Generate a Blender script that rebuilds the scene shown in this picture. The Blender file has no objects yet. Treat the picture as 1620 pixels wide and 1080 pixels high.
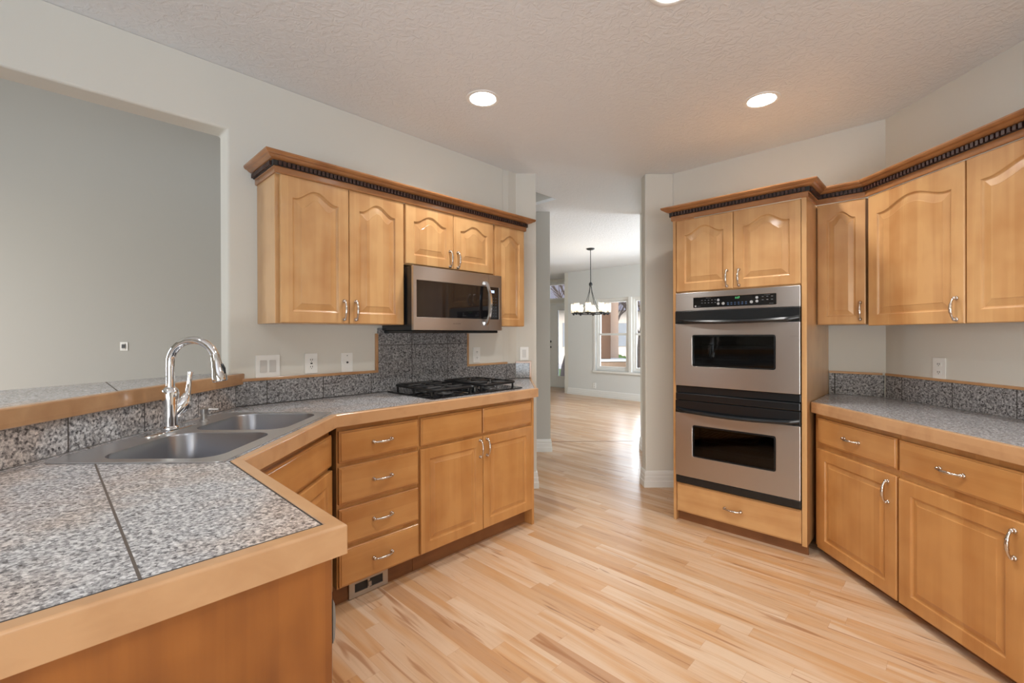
import bpy, bmesh, math, random
from mathutils import Vector, Matrix
from mathutils.geometry import tessellate_polygon
random.seed(7)
S = bpy.context.scene
C = S.collection
R2 = math.sqrt(2.0)
PI = math.pi

# ------------------------------------------------------------------ camera
yaw, pit, rol = [math.radians(a) for a in (0.86, -0.114, -0.184)]
fw = Vector((math.sin(yaw)*math.cos(pit), math.cos(yaw)*math.cos(pit), math.sin(pit)))
rt = Vector((math.cos(yaw), -math.sin(yaw), 0)); up = rt.cross(fw)
rt2 = rt*math.cos(rol) + up*math.sin(rol); up2 = rt2.cross(fw)
cam_d = bpy.data.cameras.new('camera'); cam = bpy.data.objects.new('camera', cam_d); C.objects.link(cam)
M = Matrix((rt2, up2, -fw)).transposed().to_4x4(); M.translation = Vector((0, 0, 1.315)); cam.matrix_world = M
cam_d.sensor_width = 36; cam_d.lens = 716.8/1620*36; cam_d.shift_y = -(540-530.7)/1620
cam_d.clip_start = 0.05; cam_d.clip_end = 300
S.camera = cam
# ------------------------------------------------------------------ world, exposure
S.view_settings.view_transform = 'Standard'; S.view_settings.look = 'None'
S.view_settings.gamma = 1.0; S.view_settings.use_curve_mapping = False
S.view_settings.exposure = -0.3
W = bpy.data.worlds.new('sky'); S.world = W; W.use_nodes = True
wn = W.node_tree.nodes; wl = W.node_tree.links
bgn = wn['Background']; sky = wn.new('ShaderNodeTexSky'); sky.sky_type = 'NISHITA'
sky.sun_disc = False; sky.sun_elevation = math.radians(38); sky.sun_rotation = math.radians(200)
sky.air_density = 1.0; sky.dust_density = 3.0; sky.ozone_density = 1.0
wl.new(sky.outputs[0], bgn.inputs[0]); bgn.inputs[1].default_value = 0.5
def area(name, loc, aim, sx, sy, e, col=(1, 1, 1)):
    d = bpy.data.lights.new(name, 'AREA'); d.shape = 'RECTANGLE'; d.size = sx; d.size_y = sy
    d.energy = e; d.color = col
    o = bpy.data.objects.new(name, d); C.objects.link(o); o.location = loc
    o.rotation_euler = (Vector(aim)-Vector(loc)).to_track_quat('-Z', 'Z').to_euler()
    return o
# daylight lamps: one outside the seen dining window, the rest at unseen openings
area('ceiling_fill_lamp', (-0.4, -3.75, 0.6), (-0.2, -0.6, 2.6), 3.0, 1.0, 84, (0.76, 0.88, 1.0)).data.spread = math.radians(95)  # added ceiling fill, low and tilted upward; no patio door is seen
area('living_fill_lamp', (-8.3, 1.6, 1.9), (0, 1.6, 1.9), 4.0, 2.4, 330, (0.92, 0.96, 1.0))  # added fill for the living room; its window is unseen
area('daylight_dining_window', (3.5, 10.0, 1.35), (0.4, 6.9, 1.0), 1.9, 1.5, 270, (0.84, 0.92, 1.0))
area('dining_side_fill_lamp', (3.75, 5.6, 1.5), (0, 7.4, 1.3), 1.7, 1.6, 150, (0.84, 0.92, 1.0))  # unseen fill lamp just inside the dining room, by a side opening

# ------------------------------------------------------------------ materials
def srgb(r, g, b):
    f = lambda c: (c/255/12.92) if c/255 <= .04045 else ((c/255+.055)/1.055)**2.4
    return (f(r), f(g), f(b), 1)
def newmat(name):
    m = bpy.data.materials.new(name); m.use_nodes = True
    nt = m.node_tree; return m, nt, nt.nodes, nt.links, nt.nodes['Principled BSDF']
def plain(name, col, rough=.5, metal=0.0, spec=.5, noise=0.0, nscale=30, bump=0, bscale=200, coat=0):
    m, nt, n, l, p = newmat(name)
    p.inputs['Base Color'].default_value = col
    p.inputs['Roughness'].default_value = rough; p.inputs['Metallic'].default_value = metal
    p.inputs['Specular IOR Level'].default_value = spec
    if coat: p.inputs['Coat Weight'].default_value = coat; p.inputs['Coat Roughness'].default_value = .08
    tc = n.new('ShaderNodeTexCoord')
    if noise:
        nz = n.new('ShaderNodeTexNoise'); nz.inputs['Scale'].default_value = nscale; nz.inputs['Detail'].default_value = 4
        l.new(tc.outputs['Object'], nz.inputs['Vector'])
        mx = n.new('ShaderNodeMix'); mx.data_type = 'RGBA'
        mx.inputs[6].default_value = tuple(c*(1-noise) for c in col[:3])+(1,)
        mx.inputs[7].default_value = tuple(min(1, c*(1+noise)) for c in col[:3])+(1,)
        l.new(nz.outputs['Fac'], mx.inputs[0]); l.new(mx.outputs[2], p.inputs['Base Color'])
    if bump:
        nb = n.new('ShaderNodeTexNoise'); nb.inputs['Scale'].default_value = bscale; nb.inputs['Detail'].default_value = 3
        l.new(tc.outputs['Object'], nb.inputs['Vector'])
        b = n.new('ShaderNodeBump'); b.inputs['Strength'].default_value = bump; b.inputs['Distance'].default_value = .004
        l.new(nb.outputs['Fac'], b.inputs['Height']); l.new(b.outputs[0], p.inputs['Normal'])
    return m
def ramp(n, stops):
    r = n.new('ShaderNodeValToRGB'); e = r.color_ramp.elements
    while len(e) > 1: e.remove(e[0])
    e[0].position = stops[0][0]; e[0].color = stops[0][1]
    for pos, c in stops[1:]:
        x = e.new(pos); x.color = c
    return r
def maple(name, light, dark, axis='z', rough=.32, coat=.45, stave=.22):
    m, nt, n, l, p = newmat(name)
    tc = n.new('ShaderNodeTexCoord'); oi = n.new('ShaderNodeObjectInfo')
    mp = n.new('ShaderNodeMapping')
    sc = {'z': (16, 16, 1.1), 'x': (1.1, 16, 16)}[axis]
    mp.inputs['Scale'].default_value = sc
    ad = n.new('ShaderNodeVectorMath'); ad.operation = 'ADD'
    ms = n.new('ShaderNodeVectorMath'); ms.operation = 'SCALE'; ms.inputs['Scale'].default_value = 9.0
    cb = n.new('ShaderNodeCombineXYZ'); l.new(oi.outputs['Random'], cb.inputs[0]); l.new(oi.outputs['Random'], cb.inputs[2])
    l.new(cb.outputs[0], ms.inputs[0]); l.new(tc.outputs['Object'], ad.inputs[0]); l.new(ms.outputs[0], ad.inputs[1])
    l.new(ad.outputs[0], mp.inputs['Vector'])
    n1 = n.new('ShaderNodeTexNoise'); n1.inputs['Scale'].default_value = 1.0; n1.inputs['Detail'].default_value = 5; n1.inputs['Distortion'].default_value = .6
    l.new(mp.outputs[0], n1.inputs['Vector'])
    n2 = n.new('ShaderNodeTexNoise'); n2.inputs['Scale'].default_value = 6; n2.inputs['Detail'].default_value = 2
    l.new(ad.outputs[0], n2.inputs['Vector'])
    # glued-up staves: each about 9 cm wide, with its own tone
    sx = n.new('ShaderNodeSeparateXYZ'); l.new(ad.outputs[0], sx.inputs[0])
    dv = n.new('ShaderNodeMath'); dv.operation = 'DIVIDE'; dv.inputs[1].default_value = .085; l.new(sx.outputs[0 if axis == 'z' else 2], dv.inputs[0])
    fl = n.new('ShaderNodeMath'); fl.operation = 'FLOOR'; l.new(dv.outputs[0], fl.inputs[0])
    wn_ = n.new('ShaderNodeTexWhiteNoise'); wn_.noise_dimensions = '1D'; l.new(fl.outputs[0], wn_.inputs['W'])
    a1 = n.new('ShaderNodeMath'); a1.operation = 'MULTIPLY_ADD'; a1.inputs[1].default_value = stave; a1.inputs[2].default_value = 0; l.new(wn_.outputs[0], a1.inputs[0])
    m1 = n.new('ShaderNodeMath'); m1.operation = 'MULTIPLY_ADD'; m1.inputs[1].default_value = .62; l.new(n2.outputs['Fac'], m1.inputs[0]); 
    m2 = n.new('ShaderNodeMath'); m2.operation = 'MULTIPLY'; m2.inputs[1].default_value = .5; l.new(n1.outputs['Fac'], m2.inputs[0])
    l.new(m2.outputs[0], m1.inputs[2]); l.new(m1.outputs[0], a1.inputs[2])
    r = ramp(n, [(.42, dark), (.80, light)]); l.new(a1.outputs[0], r.inputs[0]); l.new(r.outputs[0], p.inputs['Base Color'])
    p.inputs['Roughness'].default_value = rough; p.inputs['Coat Weight'].default_value = coat; p.inputs['Coat Roughness'].default_value = .13
    return m
WOOD = maple('maple_vertical', srgb(204, 160, 108), srgb(178, 128, 78))
WOODH = maple('maple_horizontal', srgb(204, 160, 108), srgb(178, 128, 78), 'x')
WOODB = maple('maple_base_warmlit_vertical', srgb(198, 145, 86), srgb(174, 117, 61))  # the uppers' maple, with warmer light put into the base colour
WOODBH = maple('maple_base_warmlit_horizontal', srgb(198, 145, 86), srgb(174, 117, 61), 'x')  # same light-tinted copy, grain running sideways
CROWN = maple('dark_crown', srgb(172, 120, 74), srgb(146, 96, 56), 'x', .28)  # darker maple tone than the wall cabinets
EDGE = maple('maple_edge_shaded', srgb(196, 154, 112), srgb(170, 126, 86), 'x')  # darkened maple; shade on the front edge put into the colour
PANEL = maple('maple_panel_dimmed', srgb(164, 102, 46), srgb(118, 66, 28), 'z', .38, .3, .06)  # base maple darkened; dim light on this face put into the colour
TOE = maple('toe_kick_wood', srgb(140, 92, 54), srgb(110, 70, 40), 'x', .5, 0)
DENT = plain('dark_dentil_bead', srgb(60, 38, 32), .35, noise=.3, nscale=60)
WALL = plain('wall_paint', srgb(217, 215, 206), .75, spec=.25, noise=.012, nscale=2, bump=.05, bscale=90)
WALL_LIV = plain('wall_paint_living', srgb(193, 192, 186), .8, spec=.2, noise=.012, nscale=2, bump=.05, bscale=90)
TRIMW = plain('white_trim_paint', srgb(226, 226, 222), .4, noise=.01)
def ceiling_mat():
    m, nt, n, l, p = newmat('textured_ceiling')
    p.inputs['Base Color'].default_value = srgb(228, 230, 231); p.inputs['Roughness'].default_value = .75; p.inputs['Specular IOR Level'].default_value = .3
    tc = n.new('ShaderNodeTexCoord')
    nz = n.new('ShaderNodeTexNoise'); nz.inputs['Scale'].default_value = 24; nz.inputs['Detail'].default_value = 5; nz.inputs['Distortion'].default_value = 1.4
    l.new(tc.outputs['Object'], nz.inputs['Vector'])
    r = ramp(n, [(.42, (0, 0, 0, 1)), (.58, (1, 1, 1, 1))]); l.new(nz.outputs['Fac'], r.inputs[0])
    b = n.new('ShaderNodeBump'); b.inputs['Strength'].default_value = .4; b.inputs['Distance'].default_value = .0042
    l.new(r.outputs[0], b.inputs['Height']); l.new(b.outputs[0], p.inputs['Normal'])
    return m
CEIL = ceiling_mat()
def granite(name, base=1.0, joints=None, warm=True, jc=srgb(92, 84, 78), gs=1.0, con=1.5):
    m, nt, n, l, p = newmat(name)
    tc = n.new('ShaderNodeTexCoord')
    v1 = n.new('ShaderNodeTexVoronoi'); v1.inputs['Scale'].default_value = 185*gs; v1.inputs['Randomness'].default_value = 1
    v2 = n.new('ShaderNodeTexNoise'); v2.inputs['Scale'].default_value = 105*gs; v2.inputs['Detail'].default_value = 6; v2.inputs['Roughness'].default_value = .7
    v3 = n.new('ShaderNodeTexNoise'); v3.inputs['Scale'].default_value = 3.2; v3.inputs['Detail'].default_value = 3
    for v in (v1, v2, v3): l.new(tc.outputs['Object'], v.inputs['Vector'])
    sp = n.new('ShaderNodeSeparateColor'); l.new(v1.outputs['Color'], sp.inputs[0])
    a = n.new('ShaderNodeMath'); a.operation = 'MULTIPLY_ADD'; a.inputs[1].default_value = .45
    l.new(sp.outputs[0], a.inputs[0])
    b = n.new('ShaderNodeMath'); b.operation = 'MULTIPLY_ADD'; b.inputs[1].default_value = con; b.inputs[2].default_value = .27-con/2; l.new(v2.outputs['Fac'], b.inputs[0]); l.new(b.outputs[0], a.inputs[2])
    g = lambda *c: tuple(x*base for x in srgb(*c)[:3])+(1,)
    r = ramp(n, [(.12, g(74, 73, 76)), (.3, g(128, 128, 131)), (.5, g(166, 166, 168)), (.68, g(196, 197, 199)), (.9, g(224, 224, 226))])
    l.new(a.outputs[0], r.inputs[0])
    out = r.outputs[0]
    if warm:
        r3 = ramp(n, [(.48, (1, 1, 1, 1)), (.62, (1.0, .88, .79, 1))]); l.new(v3.outputs['Fac'], r3.inputs[0])
        mm = n.new('ShaderNodeMix'); mm.data_type = 'RGBA'; mm.blend_type = 'MULTIPLY'; mm.inputs[0].default_value = 1
        l.new(out, mm.inputs[6]); l.new(r3.outputs[0], mm.inputs[7]); out = mm.outputs[2]
    if joints:   # list of (direction vector, offset, spacing, half width)
        fac = None
        for dv, off, spc, hw in joints:
            d = n.new('ShaderNodeVectorMath'); d.operation = 'DOT_PRODUCT'; d.inputs[1].default_value = dv; l.new(tc.outputs['Object'], d.inputs[0])
            s = n.new('ShaderNodeMath'); s.operation = 'SUBTRACT'; s.inputs[1].default_value = off - spc/2; l.new(d.outputs['Value'], s.inputs[0])
            w = n.new('ShaderNodeMath'); w.operation = 'FLOORED_MODULO'; w.inputs[1].default_value = spc; l.new(s.outputs[0], w.inputs[0])
            c = n.new('ShaderNodeMath'); c.operation = 'SUBTRACT'; c.inputs[1].default_value = spc/2; l.new(w.outputs[0], c.inputs[0])
            ab = n.new('ShaderNodeMath'); ab.operation = 'ABSOLUTE'; l.new(c.outputs[0], ab.inputs[0])
            lt = n.new('ShaderNodeMath'); lt.operation = 'LESS_THAN'; lt.inputs[1].default_value = hw; l.new(ab.outputs[0], lt.inputs[0])
            if fac is None: fac = lt.outputs[0]
            else:
                mxx = n.new('ShaderNodeMath'); mxx.operation = 'MAXIMUM'; l.new(fac, mxx.inputs[0]); l.new(lt.outputs[0], mxx.inputs[1]); fac = mxx.outputs[0]
        mj = n.new('ShaderNodeMix'); mj.data_type = 'RGBA'; l.new(fac, mj.inputs[0]); l.new(out, mj.inputs[6]); mj.inputs[7].default_value = jc
        out = mj.outputs[2]
        rr = n.new('ShaderNodeMath'); rr.operation = 'MULTIPLY_ADD'; rr.inputs[1].default_value = .5; rr.inputs[2].default_value = .2; l.new(fac, rr.inputs[0]); l.new(rr.outputs[0], p.inputs['Roughness'])
    else: p.inputs['Roughness'].default_value = .2
    l.new(out, p.inputs['Base Color'])
    return m
dU = (1/R2, 1/R2, 0); dV = (-1/R2, 1/R2, 0)
GR_TOP = granite('granite_tile_top', 1.05, [(dU, .1, .305, .0024), (dV, 1.07, .305, .0006)], con=1.75)
GR_TOPR = granite('granite_tile_top_right', .8, [((0, 1, 0), 2.1, .305, .0008)], warm=False)
GR_BAR = granite('granite_bar_top', 1.05, [(dU, -.561, .61, .0022)])
GR_DIAG = granite('granite_splash_diagonal', 1.05, [((0, 1, 0), -.900, .3075, .0022)], jc=srgb(60, 54, 50), gs=.72, con=2.1)
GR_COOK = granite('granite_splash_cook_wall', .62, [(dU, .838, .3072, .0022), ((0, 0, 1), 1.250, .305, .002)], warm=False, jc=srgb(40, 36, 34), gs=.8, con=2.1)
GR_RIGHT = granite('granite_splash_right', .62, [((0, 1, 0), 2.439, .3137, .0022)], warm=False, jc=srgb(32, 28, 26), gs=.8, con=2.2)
def floor_mat():
    m, nt, n, l, p = newmat('maple_plank_floor')
    tc = n.new('ShaderNodeTexCoord')
    def dot(v):
        d = n.new('ShaderNodeVectorMath'); d.operation = 'DOT_PRODUCT'; d.inputs[1].default_value = v; l.new(tc.outputs['Object'], d.inputs[0]); return d.outputs['Value']
    def mt(op, a, b=None, c=None):
        x = n.new('ShaderNodeMath'); x.operation = op
        for i, q in enumerate((a, b, c)):
            if q is None: continue
            if isinstance(q, (int, float)): x.inputs[i].default_value = q
            else: l.new(q, x.inputs[i])
        return x.outputs[0]
    U = dot(dU); V = dot(dV)
    us = mt('DIVIDE', U, .076); row = mt('FLOOR', us); fu = mt('FRACT', us)
    w1 = n.new('ShaderNodeTexWhiteNoise'); w1.noise_dimensions = '1D'; l.new(row, w1.inputs['W'])
    L = mt('MULTIPLY_ADD', w1.outputs[0], .7, .65)
    vs = mt('DIVIDE', mt('MULTIPLY_ADD', w1.outputs[0], 37.0, V), L); col = mt('FLOOR', vs); fv = mt('FRACT', vs)
    cb = n.new('ShaderNodeCombineXYZ'); l.new(row, cb.inputs[0]); l.new(col, cb.inputs[1])
    w2 = n.new('ShaderNodeTexWhiteNoise'); w2.noise_dimensions = '2D'; l.new(cb.outputs[0], w2.inputs['Vector'])
    tone = ramp(n, [(0, srgb(206, 180, 153)), (.5, srgb(200, 170, 141)), (.78, srgb(195, 162, 130)), (.92, srgb(188, 149, 110)), (1, srgb(176, 138, 106))])
    l.new(w2.outputs[0], tone.inputs[0])
    def nz(su, sv, so, det, dist, sc=1.0):
        g = n.new('ShaderNodeCombineXYZ'); l.new(mt('MULTIPLY', U, su), g.inputs[0]); l.new(mt('MULTIPLY', V, sv), g.inputs[1]); l.new(mt('MULTIPLY', w2.outputs[0], so), g.inputs[2])
        t = n.new('ShaderNodeTexNoise'); t.inputs['Scale'].default_value = sc; t.inputs['Detail'].default_value = det; t.inputs['Distortion'].default_value = dist; l.new(g.outputs[0], t.inputs['Vector']); return t.outputs['Fac']
    # soft warm figure inside each board
    f1 = ramp(n, [(.46, (0, 0, 0, 1)), (.62, (1, 1, 1, 1))]); l.new(nz(11, 1.0, 53, 2, .7), f1.inputs[0])
    m0 = n.new('ShaderNodeMix'); m0.data_type = 'RGBA'; l.new(mt('MULTIPLY', f1.outputs[0], .72), m0.inputs[0]); l.new(tone.outputs[0], m0.inputs[6]); m0.inputs[7].default_value = srgb(188, 140, 90)
    gr = ramp(n, [(.3, (.93, .90, .87, 1)), (.5, (1, 1, 1, 1)), (.7, (1.03, 1.03, 1.03, 1))]); l.new(nz(60, 2.4, 40, 4, 1.0), gr.inputs[0])
    m1 = n.new('ShaderNodeMix'); m1.data_type = 'RGBA'; m1.blend_type = 'MULTIPLY'; m1.inputs[0].default_value = 1; l.new(m0.outputs[2], m1.inputs[6]); l.new(gr.outputs[0], m1.inputs[7])
    # sparse brown heartwood streaks, thin and tapering along the grain
    sr = ramp(n, [(.62, (0, 0, 0, 1)), (.675, (.65, .65, .65, 1)), (.74, (1, 1, 1, 1))]); l.new(nz(20, 1.3, 91, 2.2, 1.3), sr.inputs[0])
    m2 = n.new('ShaderNodeMix'); m2.data_type = 'RGBA'; l.new(mt('MULTIPLY', sr.outputs[0], .78), m2.inputs[0]); l.new(m1.outputs[2], m2.inputs[6]); m2.inputs[7].default_value = srgb(148, 98, 58)
    kn = ramp(n, [(.69, (0, 0, 0, 1)), (.74, (1, 1, 1, 1))]); l.new(nz(46, 2.6, 17, 2, .8), kn.inputs[0])
    mk = n.new('ShaderNodeMix'); mk.data_type = 'RGBA'; l.new(mt('MULTIPLY', kn.outputs[0], .6), mk.inputs[0]); l.new(m2.outputs[2], mk.inputs[6]); mk.inputs[7].default_value = srgb(112, 72, 48); m2 = mk
    # joints between boards
    e1 = mt('LESS_THAN', mt('MINIMUM', fu, mt('SUBTRACT', 1, fu)), .012)
    e2 = mt('LESS_THAN', mt('MULTIPLY', mt('MINIMUM', fv, mt('SUBTRACT', 1, fv)), L), .001)
    e = mt('MULTIPLY', mt('MAXIMUM', e1, e2), .28)
    m3 = n.new('ShaderNodeMix'); m3.data_type = 'RGBA'; l.new(e, m3.inputs[0]); l.new(m2.outputs[2], m3.inputs[6]); m3.inputs[7].default_value = srgb(150, 108, 76)
    l.new(m3.outputs[2], p.inputs['Base Color'])
    p.inputs['Roughness'].default_value = .30; p.inputs['Specular IOR Level'].default_value = .5
    return m
FLOOR = floor_mat()
def steel(name, col=(.62, .60, .58, 1), rough=.3, axis=0, sc=(2, 300, 300), aniso=.0):
    m, nt, n, l, p = newmat(name)
    p.inputs['Metallic'].default_value = 1; p.inputs['Base Color'].default_value = col
    p.inputs['Anisotropic'].default_value = .85; p.inputs['Anisotropic Rotation'].default_value = .25; tg = n.new('ShaderNodeTangent'); tg.direction_type = 'UV_MAP'; l.new(tg.outputs[0], p.inputs['Tangent'])
    tc = n.new('ShaderNodeTexCoord'); mp = n.new('ShaderNodeMapping'); mp.inputs['Scale'].default_value = sc
    nz = n.new('ShaderNodeTexNoise'); nz.inputs['Scale'].default_value = 1; nz.inputs['Detail'].default_value = 2
    l.new(tc.outputs['Object'], mp.inputs[0]); l.new(mp.outputs[0], nz.inputs['Vector'])
    r = n.new('ShaderNodeMapRange'); r.inputs[3].default_value = rough-.05; r.inputs[4].default_value = rough+.06
    l.new(nz.outputs['Fac'], r.inputs[0]); l.new(r.outputs[0], p.inputs['Roughness'])
    b = n.new('ShaderNodeBump'); b.inputs['Strength'].default_value = .2; b.inputs['Distance'].default_value = .0006; l.new(nz.outputs['Fac'], b.inputs['Height']); l.new(b.outputs[0], p.inputs['Normal'])
    return m
STEEL = steel('brushed_steel', (.52, .50, .485, 1), .30)
SINKM = plain('shaded_bowl_steel', (.37, .38, .41, 1), .28, 1)  # same stainless as the rim, bowl shade put into the colour
RIMM = plain('sink_rim_steel', (.70, .715, .74, 1), .30, 1)
CHROME = plain('chrome', (.86, .87, .88, 1), .05, 1)
NICKEL = plain('satin_nickel', (.62, .57, .52, 1), .22, 1)
BLACKG = plain('black_glass', (.006, .006, .007, 1), .04, spec=.6)
OVENG = None
BLACKP = plain('black_plastic', (.008, .010, .012, 1), .22, spec=.5)
CAST = plain('cast_iron', (.008, .008, .009, 1), .38, bump=.1, bscale=300)
DARK = plain('dark_recess', (.02, .018, .016, 1), .6)
WHITEP = plain('white_plastic', srgb(238, 238, 234), .35)
SLOT = plain('slot_dark', (.03, .03, .03, 1), .5)
IRON = plain('dark_bronze_iron', (.03, .032, .034, 1), .45, .6)
GREYSTR = plain('dishwasher_grey', srgb(150, 152, 152), .35, .3)
BADGE = plain('silver_print', srgb(170, 172, 175), .4, .2)
BLUEP = plain('blue_button_print', srgb(60, 86, 120), .4)
def emit(name, col, s):
    m, nt, n, l, p = newmat(name)
    p.inputs['Base Color'].default_value = col; p.inputs['Emission Color'].default_value = col; p.inputs['Emission Strength'].default_value = s
    return m
LAMP = emit('lamp_diffuser', (1, .97, .92, 1), 22)
BULB = emit('warm_bulb', (1, .78, .5, 1), 30)
GREENLED = emit('green_display', (.15, .8, .3, 1), .5)
WHITELED = emit('pale_display', (.6, .75, 1, 1), .5)
def glass(name, col=(1, 1, 1, 1), rough=0.0):
    m, nt, n, l, p = newmat(name)
    n.remove(p); out = n['Material Output']
    tr = n.new('ShaderNodeBsdfTransparent'); gl = n.new('ShaderNodeBsdfGlossy'); gl.inputs['Roughness'].default_value = rough
    tr.inputs[0].default_value = col
    fr = n.new('ShaderNodeFresnel'); fr.inputs[0].default_value = 1.45; mx = n.new('ShaderNodeMixShader')
    l.new(fr.outputs[0], mx.inputs[0]); l.new(tr.outputs[0], mx.inputs[1]); l.new(gl.outputs[0], mx.inputs[2]); l.new(mx.outputs[0], out.inputs[0])
    return m
GLASS = glass('window_glass'); OVENG = glass('oven_window_glass', (.20, .22, .25, 1), .03)
def frosted():
    m, nt, n, l, p = newmat('seeded_glass_shade')
    n.remove(p); out = n['Material Output']
    a = n.new('ShaderNodeBsdfTransparent'); a.inputs[0].default_value = (.97, .95, .92, 1)
    b = n.new('ShaderNodeBsdfTranslucent'); b.inputs[0].default_value = (.9, .85, .78, 1)
    g = n.new('ShaderNodeBsdfGlossy'); g.inputs['Roughness'].default_value = .08
    m1 = n.new('ShaderNodeMixShader'); m1.inputs[0].default_value = .35; m2 = n.new('ShaderNodeMixShader'); m2.inputs[0].default_value = .1
    l.new(a.outputs[0], m1.inputs[1]); l.new(b.outputs[0], m1.inputs[2]); l.new(m1.outputs[0], m2.inputs[1]); l.new(g.outputs[0], m2.inputs[2]); l.new(m2.outputs[0], out.inputs[0])
    return m
SHADE = frosted()
GRASS = plain('lawn_grass', srgb(104, 126, 70), .9, noise=.35, nscale=6)
CONC = plain('pale_concrete', srgb(205, 203, 198), .85, noise=.06, nscale=4)
STUCCO = plain('lit_tan_stucco', srgb(176, 152, 134), .85, noise=.05, bump=.2)  # lit face of the porch column, light put into the colour
STUCCOB = plain('shaded_brown_stucco', srgb(96, 66, 46), .85, noise=.08, bump=.2)  # shaded face of the same column, shade put into the colour
STONE = plain('ledge_stone', srgb(150, 122, 98), .85, noise=.35, nscale=12, bump=.6, bscale=20)
BARK = plain('grey_bark', srgb(92, 80, 74), .9, noise=.3, nscale=20)
ROOFM = plain('grey_roof', srgb(112, 112, 122), .8, noise=.15, nscale=10)
LEAF = plain('bush_leaves', srgb(96, 124, 58), .8, noise=.4, nscale=14, bump=1, bscale=30)

# ------------------------------------------------------------------ helpers
class MB:
    def __init__(s): s.bm = bmesh.new(); s.sm = False
    def box(s, x0, x1, y0, y1, z0, z1):
        v = [s.bm.verts.new(p) for p in ((x0,y0,z0),(x1,y0,z0),(x1,y1,z0),(x0,y1,z0),(x0,y0,z1),(x1,y0,z1),(x1,y1,z1),(x0,y1,z1))]
        for f in ((0,1,2,3),(4,5,6,7),(0,1,5,4),(1,2,6,5),(2,3,7,6),(3,0,4,7)): s.bm.faces.new([v[i] for i in f])
        return s
    def plate(s, outer, holes, a, b, tf=lambda x, y, t: (x, y, t)):
        """polygon with holes extruded from a to b; tf maps (x, y, t) to 3D"""
        loops = [outer]+list(holes)
        flat = [p for lp in loops for p in lp]
        tris = tessellate_polygon([[Vector((p[0], p[1], 0)) for p in lp] for lp in loops])
        A = [s.bm.verts.new(tf(p[0], p[1], a)) for p in flat]; B = [s.bm.verts.new(tf(p[0], p[1], b)) for p in flat]
        for t in tris:
            try: s.bm.faces.new([A[i] for i in t]); s.bm.faces.new([B[i] for i in t])
            except ValueError: pass
        k = 0
        for lp in loops:
            m = len(lp)
            for i in range(m):
                j = (i+1) % m
                s.bm.faces.new([A[k+i], A[k+j], B[k+j], B[k+i]])
            k += m
        return s
    def prism(s, poly, z0, z1): return s.plate(poly, [], z0, z1)
    def front(s, outer, holes, y0, y1): return s.plate(outer, holes, y0, y1, lambda x, z, t: (x, t, z))
    def loft(s, rings, closed=True, cap0=True, cap1=True):
        V = [[s.bm.verts.new(p) for p in r] for r in rings]; m = len(rings[0])
        for a, b in zip(V, V[1:]):
            for i in range(m if closed else m-1):
                j = (i+1) % m
                s.bm.faces.new([a[i], a[j], b[j], b[i]])
        if cap0: s.bm.faces.new(V[0])
        if cap1: s.bm.faces.new(V[-1])
        return s
    def tube(s, pts, r, n=10, cap=True):
        pts = [Vector(p) for p in pts]; rs = r if isinstance(r, (list, tuple)) else [r]*len(pts)
        rings = []; prev = None
        for i, p in enumerate(pts):
            t = (pts[min(i+1, len(pts)-1)]-pts[max(i-1, 0)]).normalized()
            if prev is None:
                a = Vector((0, 0, 1)) if abs(t.z) < .9 else Vector((1, 0, 0))
                prev = t.cross(a).normalized()
            e1 = (prev - t*prev.dot(t)).normalized(); e2 = t.cross(e1); prev = e1
            rings.append([p+(e1*math.cos(2*PI*k/n)+e2*math.sin(2*PI*k/n))*rs[i] for k in range(n)])
        return s.loft(rings, True, cap, cap)
    def lathe(s, prof, c=(0, 0, 0), n=24, axis='z'):
        rings = []
        for r, h in prof:
            ring = []
            for k in range(n):
                a = 2*PI*k/n; x, y = r*math.cos(a), r*math.sin(a)
                q = {'z': (x, y, h), 'y': (x, h, y), 'x': (h, x, y)}[axis]
                ring.append((c[0]+q[0], c[1]+q[1], c[2]+q[2]))
            rings.append(ring)
        return s.loft(rings)
    def sweep(s, path, prof, side=1):
        """path: list of (x, y); prof: closed list of (out, z); out is measured to the right of travel (side=1)"""
        n = len(path); P = [Vector(p).to_2d() if not isinstance(p, Vector) else p for p in [Vector((q[0], q[1])) for q in path]]
        nr = []
        for i in range(n-1):
            d = (P[i+1]-P[i]).normalized(); nr.append(Vector((d.y, -d.x))*side)
        rings = []
        for i in range(n):
            if i == 0: m = nr[0]
            elif i == n-1: m = nr[-1]
            else:
                m = nr[i-1]+nr[i]; m = m/(1+nr[i-1].dot(nr[i]))
            rings.append([(P[i].x+m.x*o, P[i].y+m.y*o, z) for o, z in prof])
        return s.loft(rings)
    def build(s, name, mat, parent=None, loc=(0, 0, 0), rot=(0, 0, 0), bevel=0, smooth=False, seg=2):
        bmesh.ops.remove_doubles(s.bm, verts=s.bm.verts, dist=1e-6)
        bmesh.ops.recalc_face_normals(s.bm, faces=s.bm.faces)
        me = bpy.data.meshes.new(name); s.bm.to_mesh(me); s.bm.free()
        me.materials.append(mat)
        if mat.name.startswith('brushed_steel'):
            uvl = me.uv_layers.new(name='UVMap')
            for lp in me.loops: q = me.vertices[lp.vertex_index].co; uvl.data[lp.index].uv = (q.x+q.y*.01, q.z+q.y*.01)
        if smooth:
            for p in me.polygons: p.use_smooth = True
        o = bpy.data.objects.new(name, me); C.objects.link(o); o.parent = parent; o.location = loc; o.rotation_euler = rot
        if smooth: 
            try: me.set_sharp_from_angle(angle=math.radians(38))
            except Exception: pass
        if bevel:
            b = o.modifiers.new('b', 'BEVEL'); b.width = bevel; b.segments = seg; b.limit_method = 'ANGLE'; b.angle_limit = math.radians(35)
        return o
def box(name, mat, parent, x0, x1, y0, y1, z0, z1, bevel=.0015, **k): return MB().box(x0, x1, y0, y1, z0, z1).build(name, mat, parent, bevel=bevel, **k)
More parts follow.
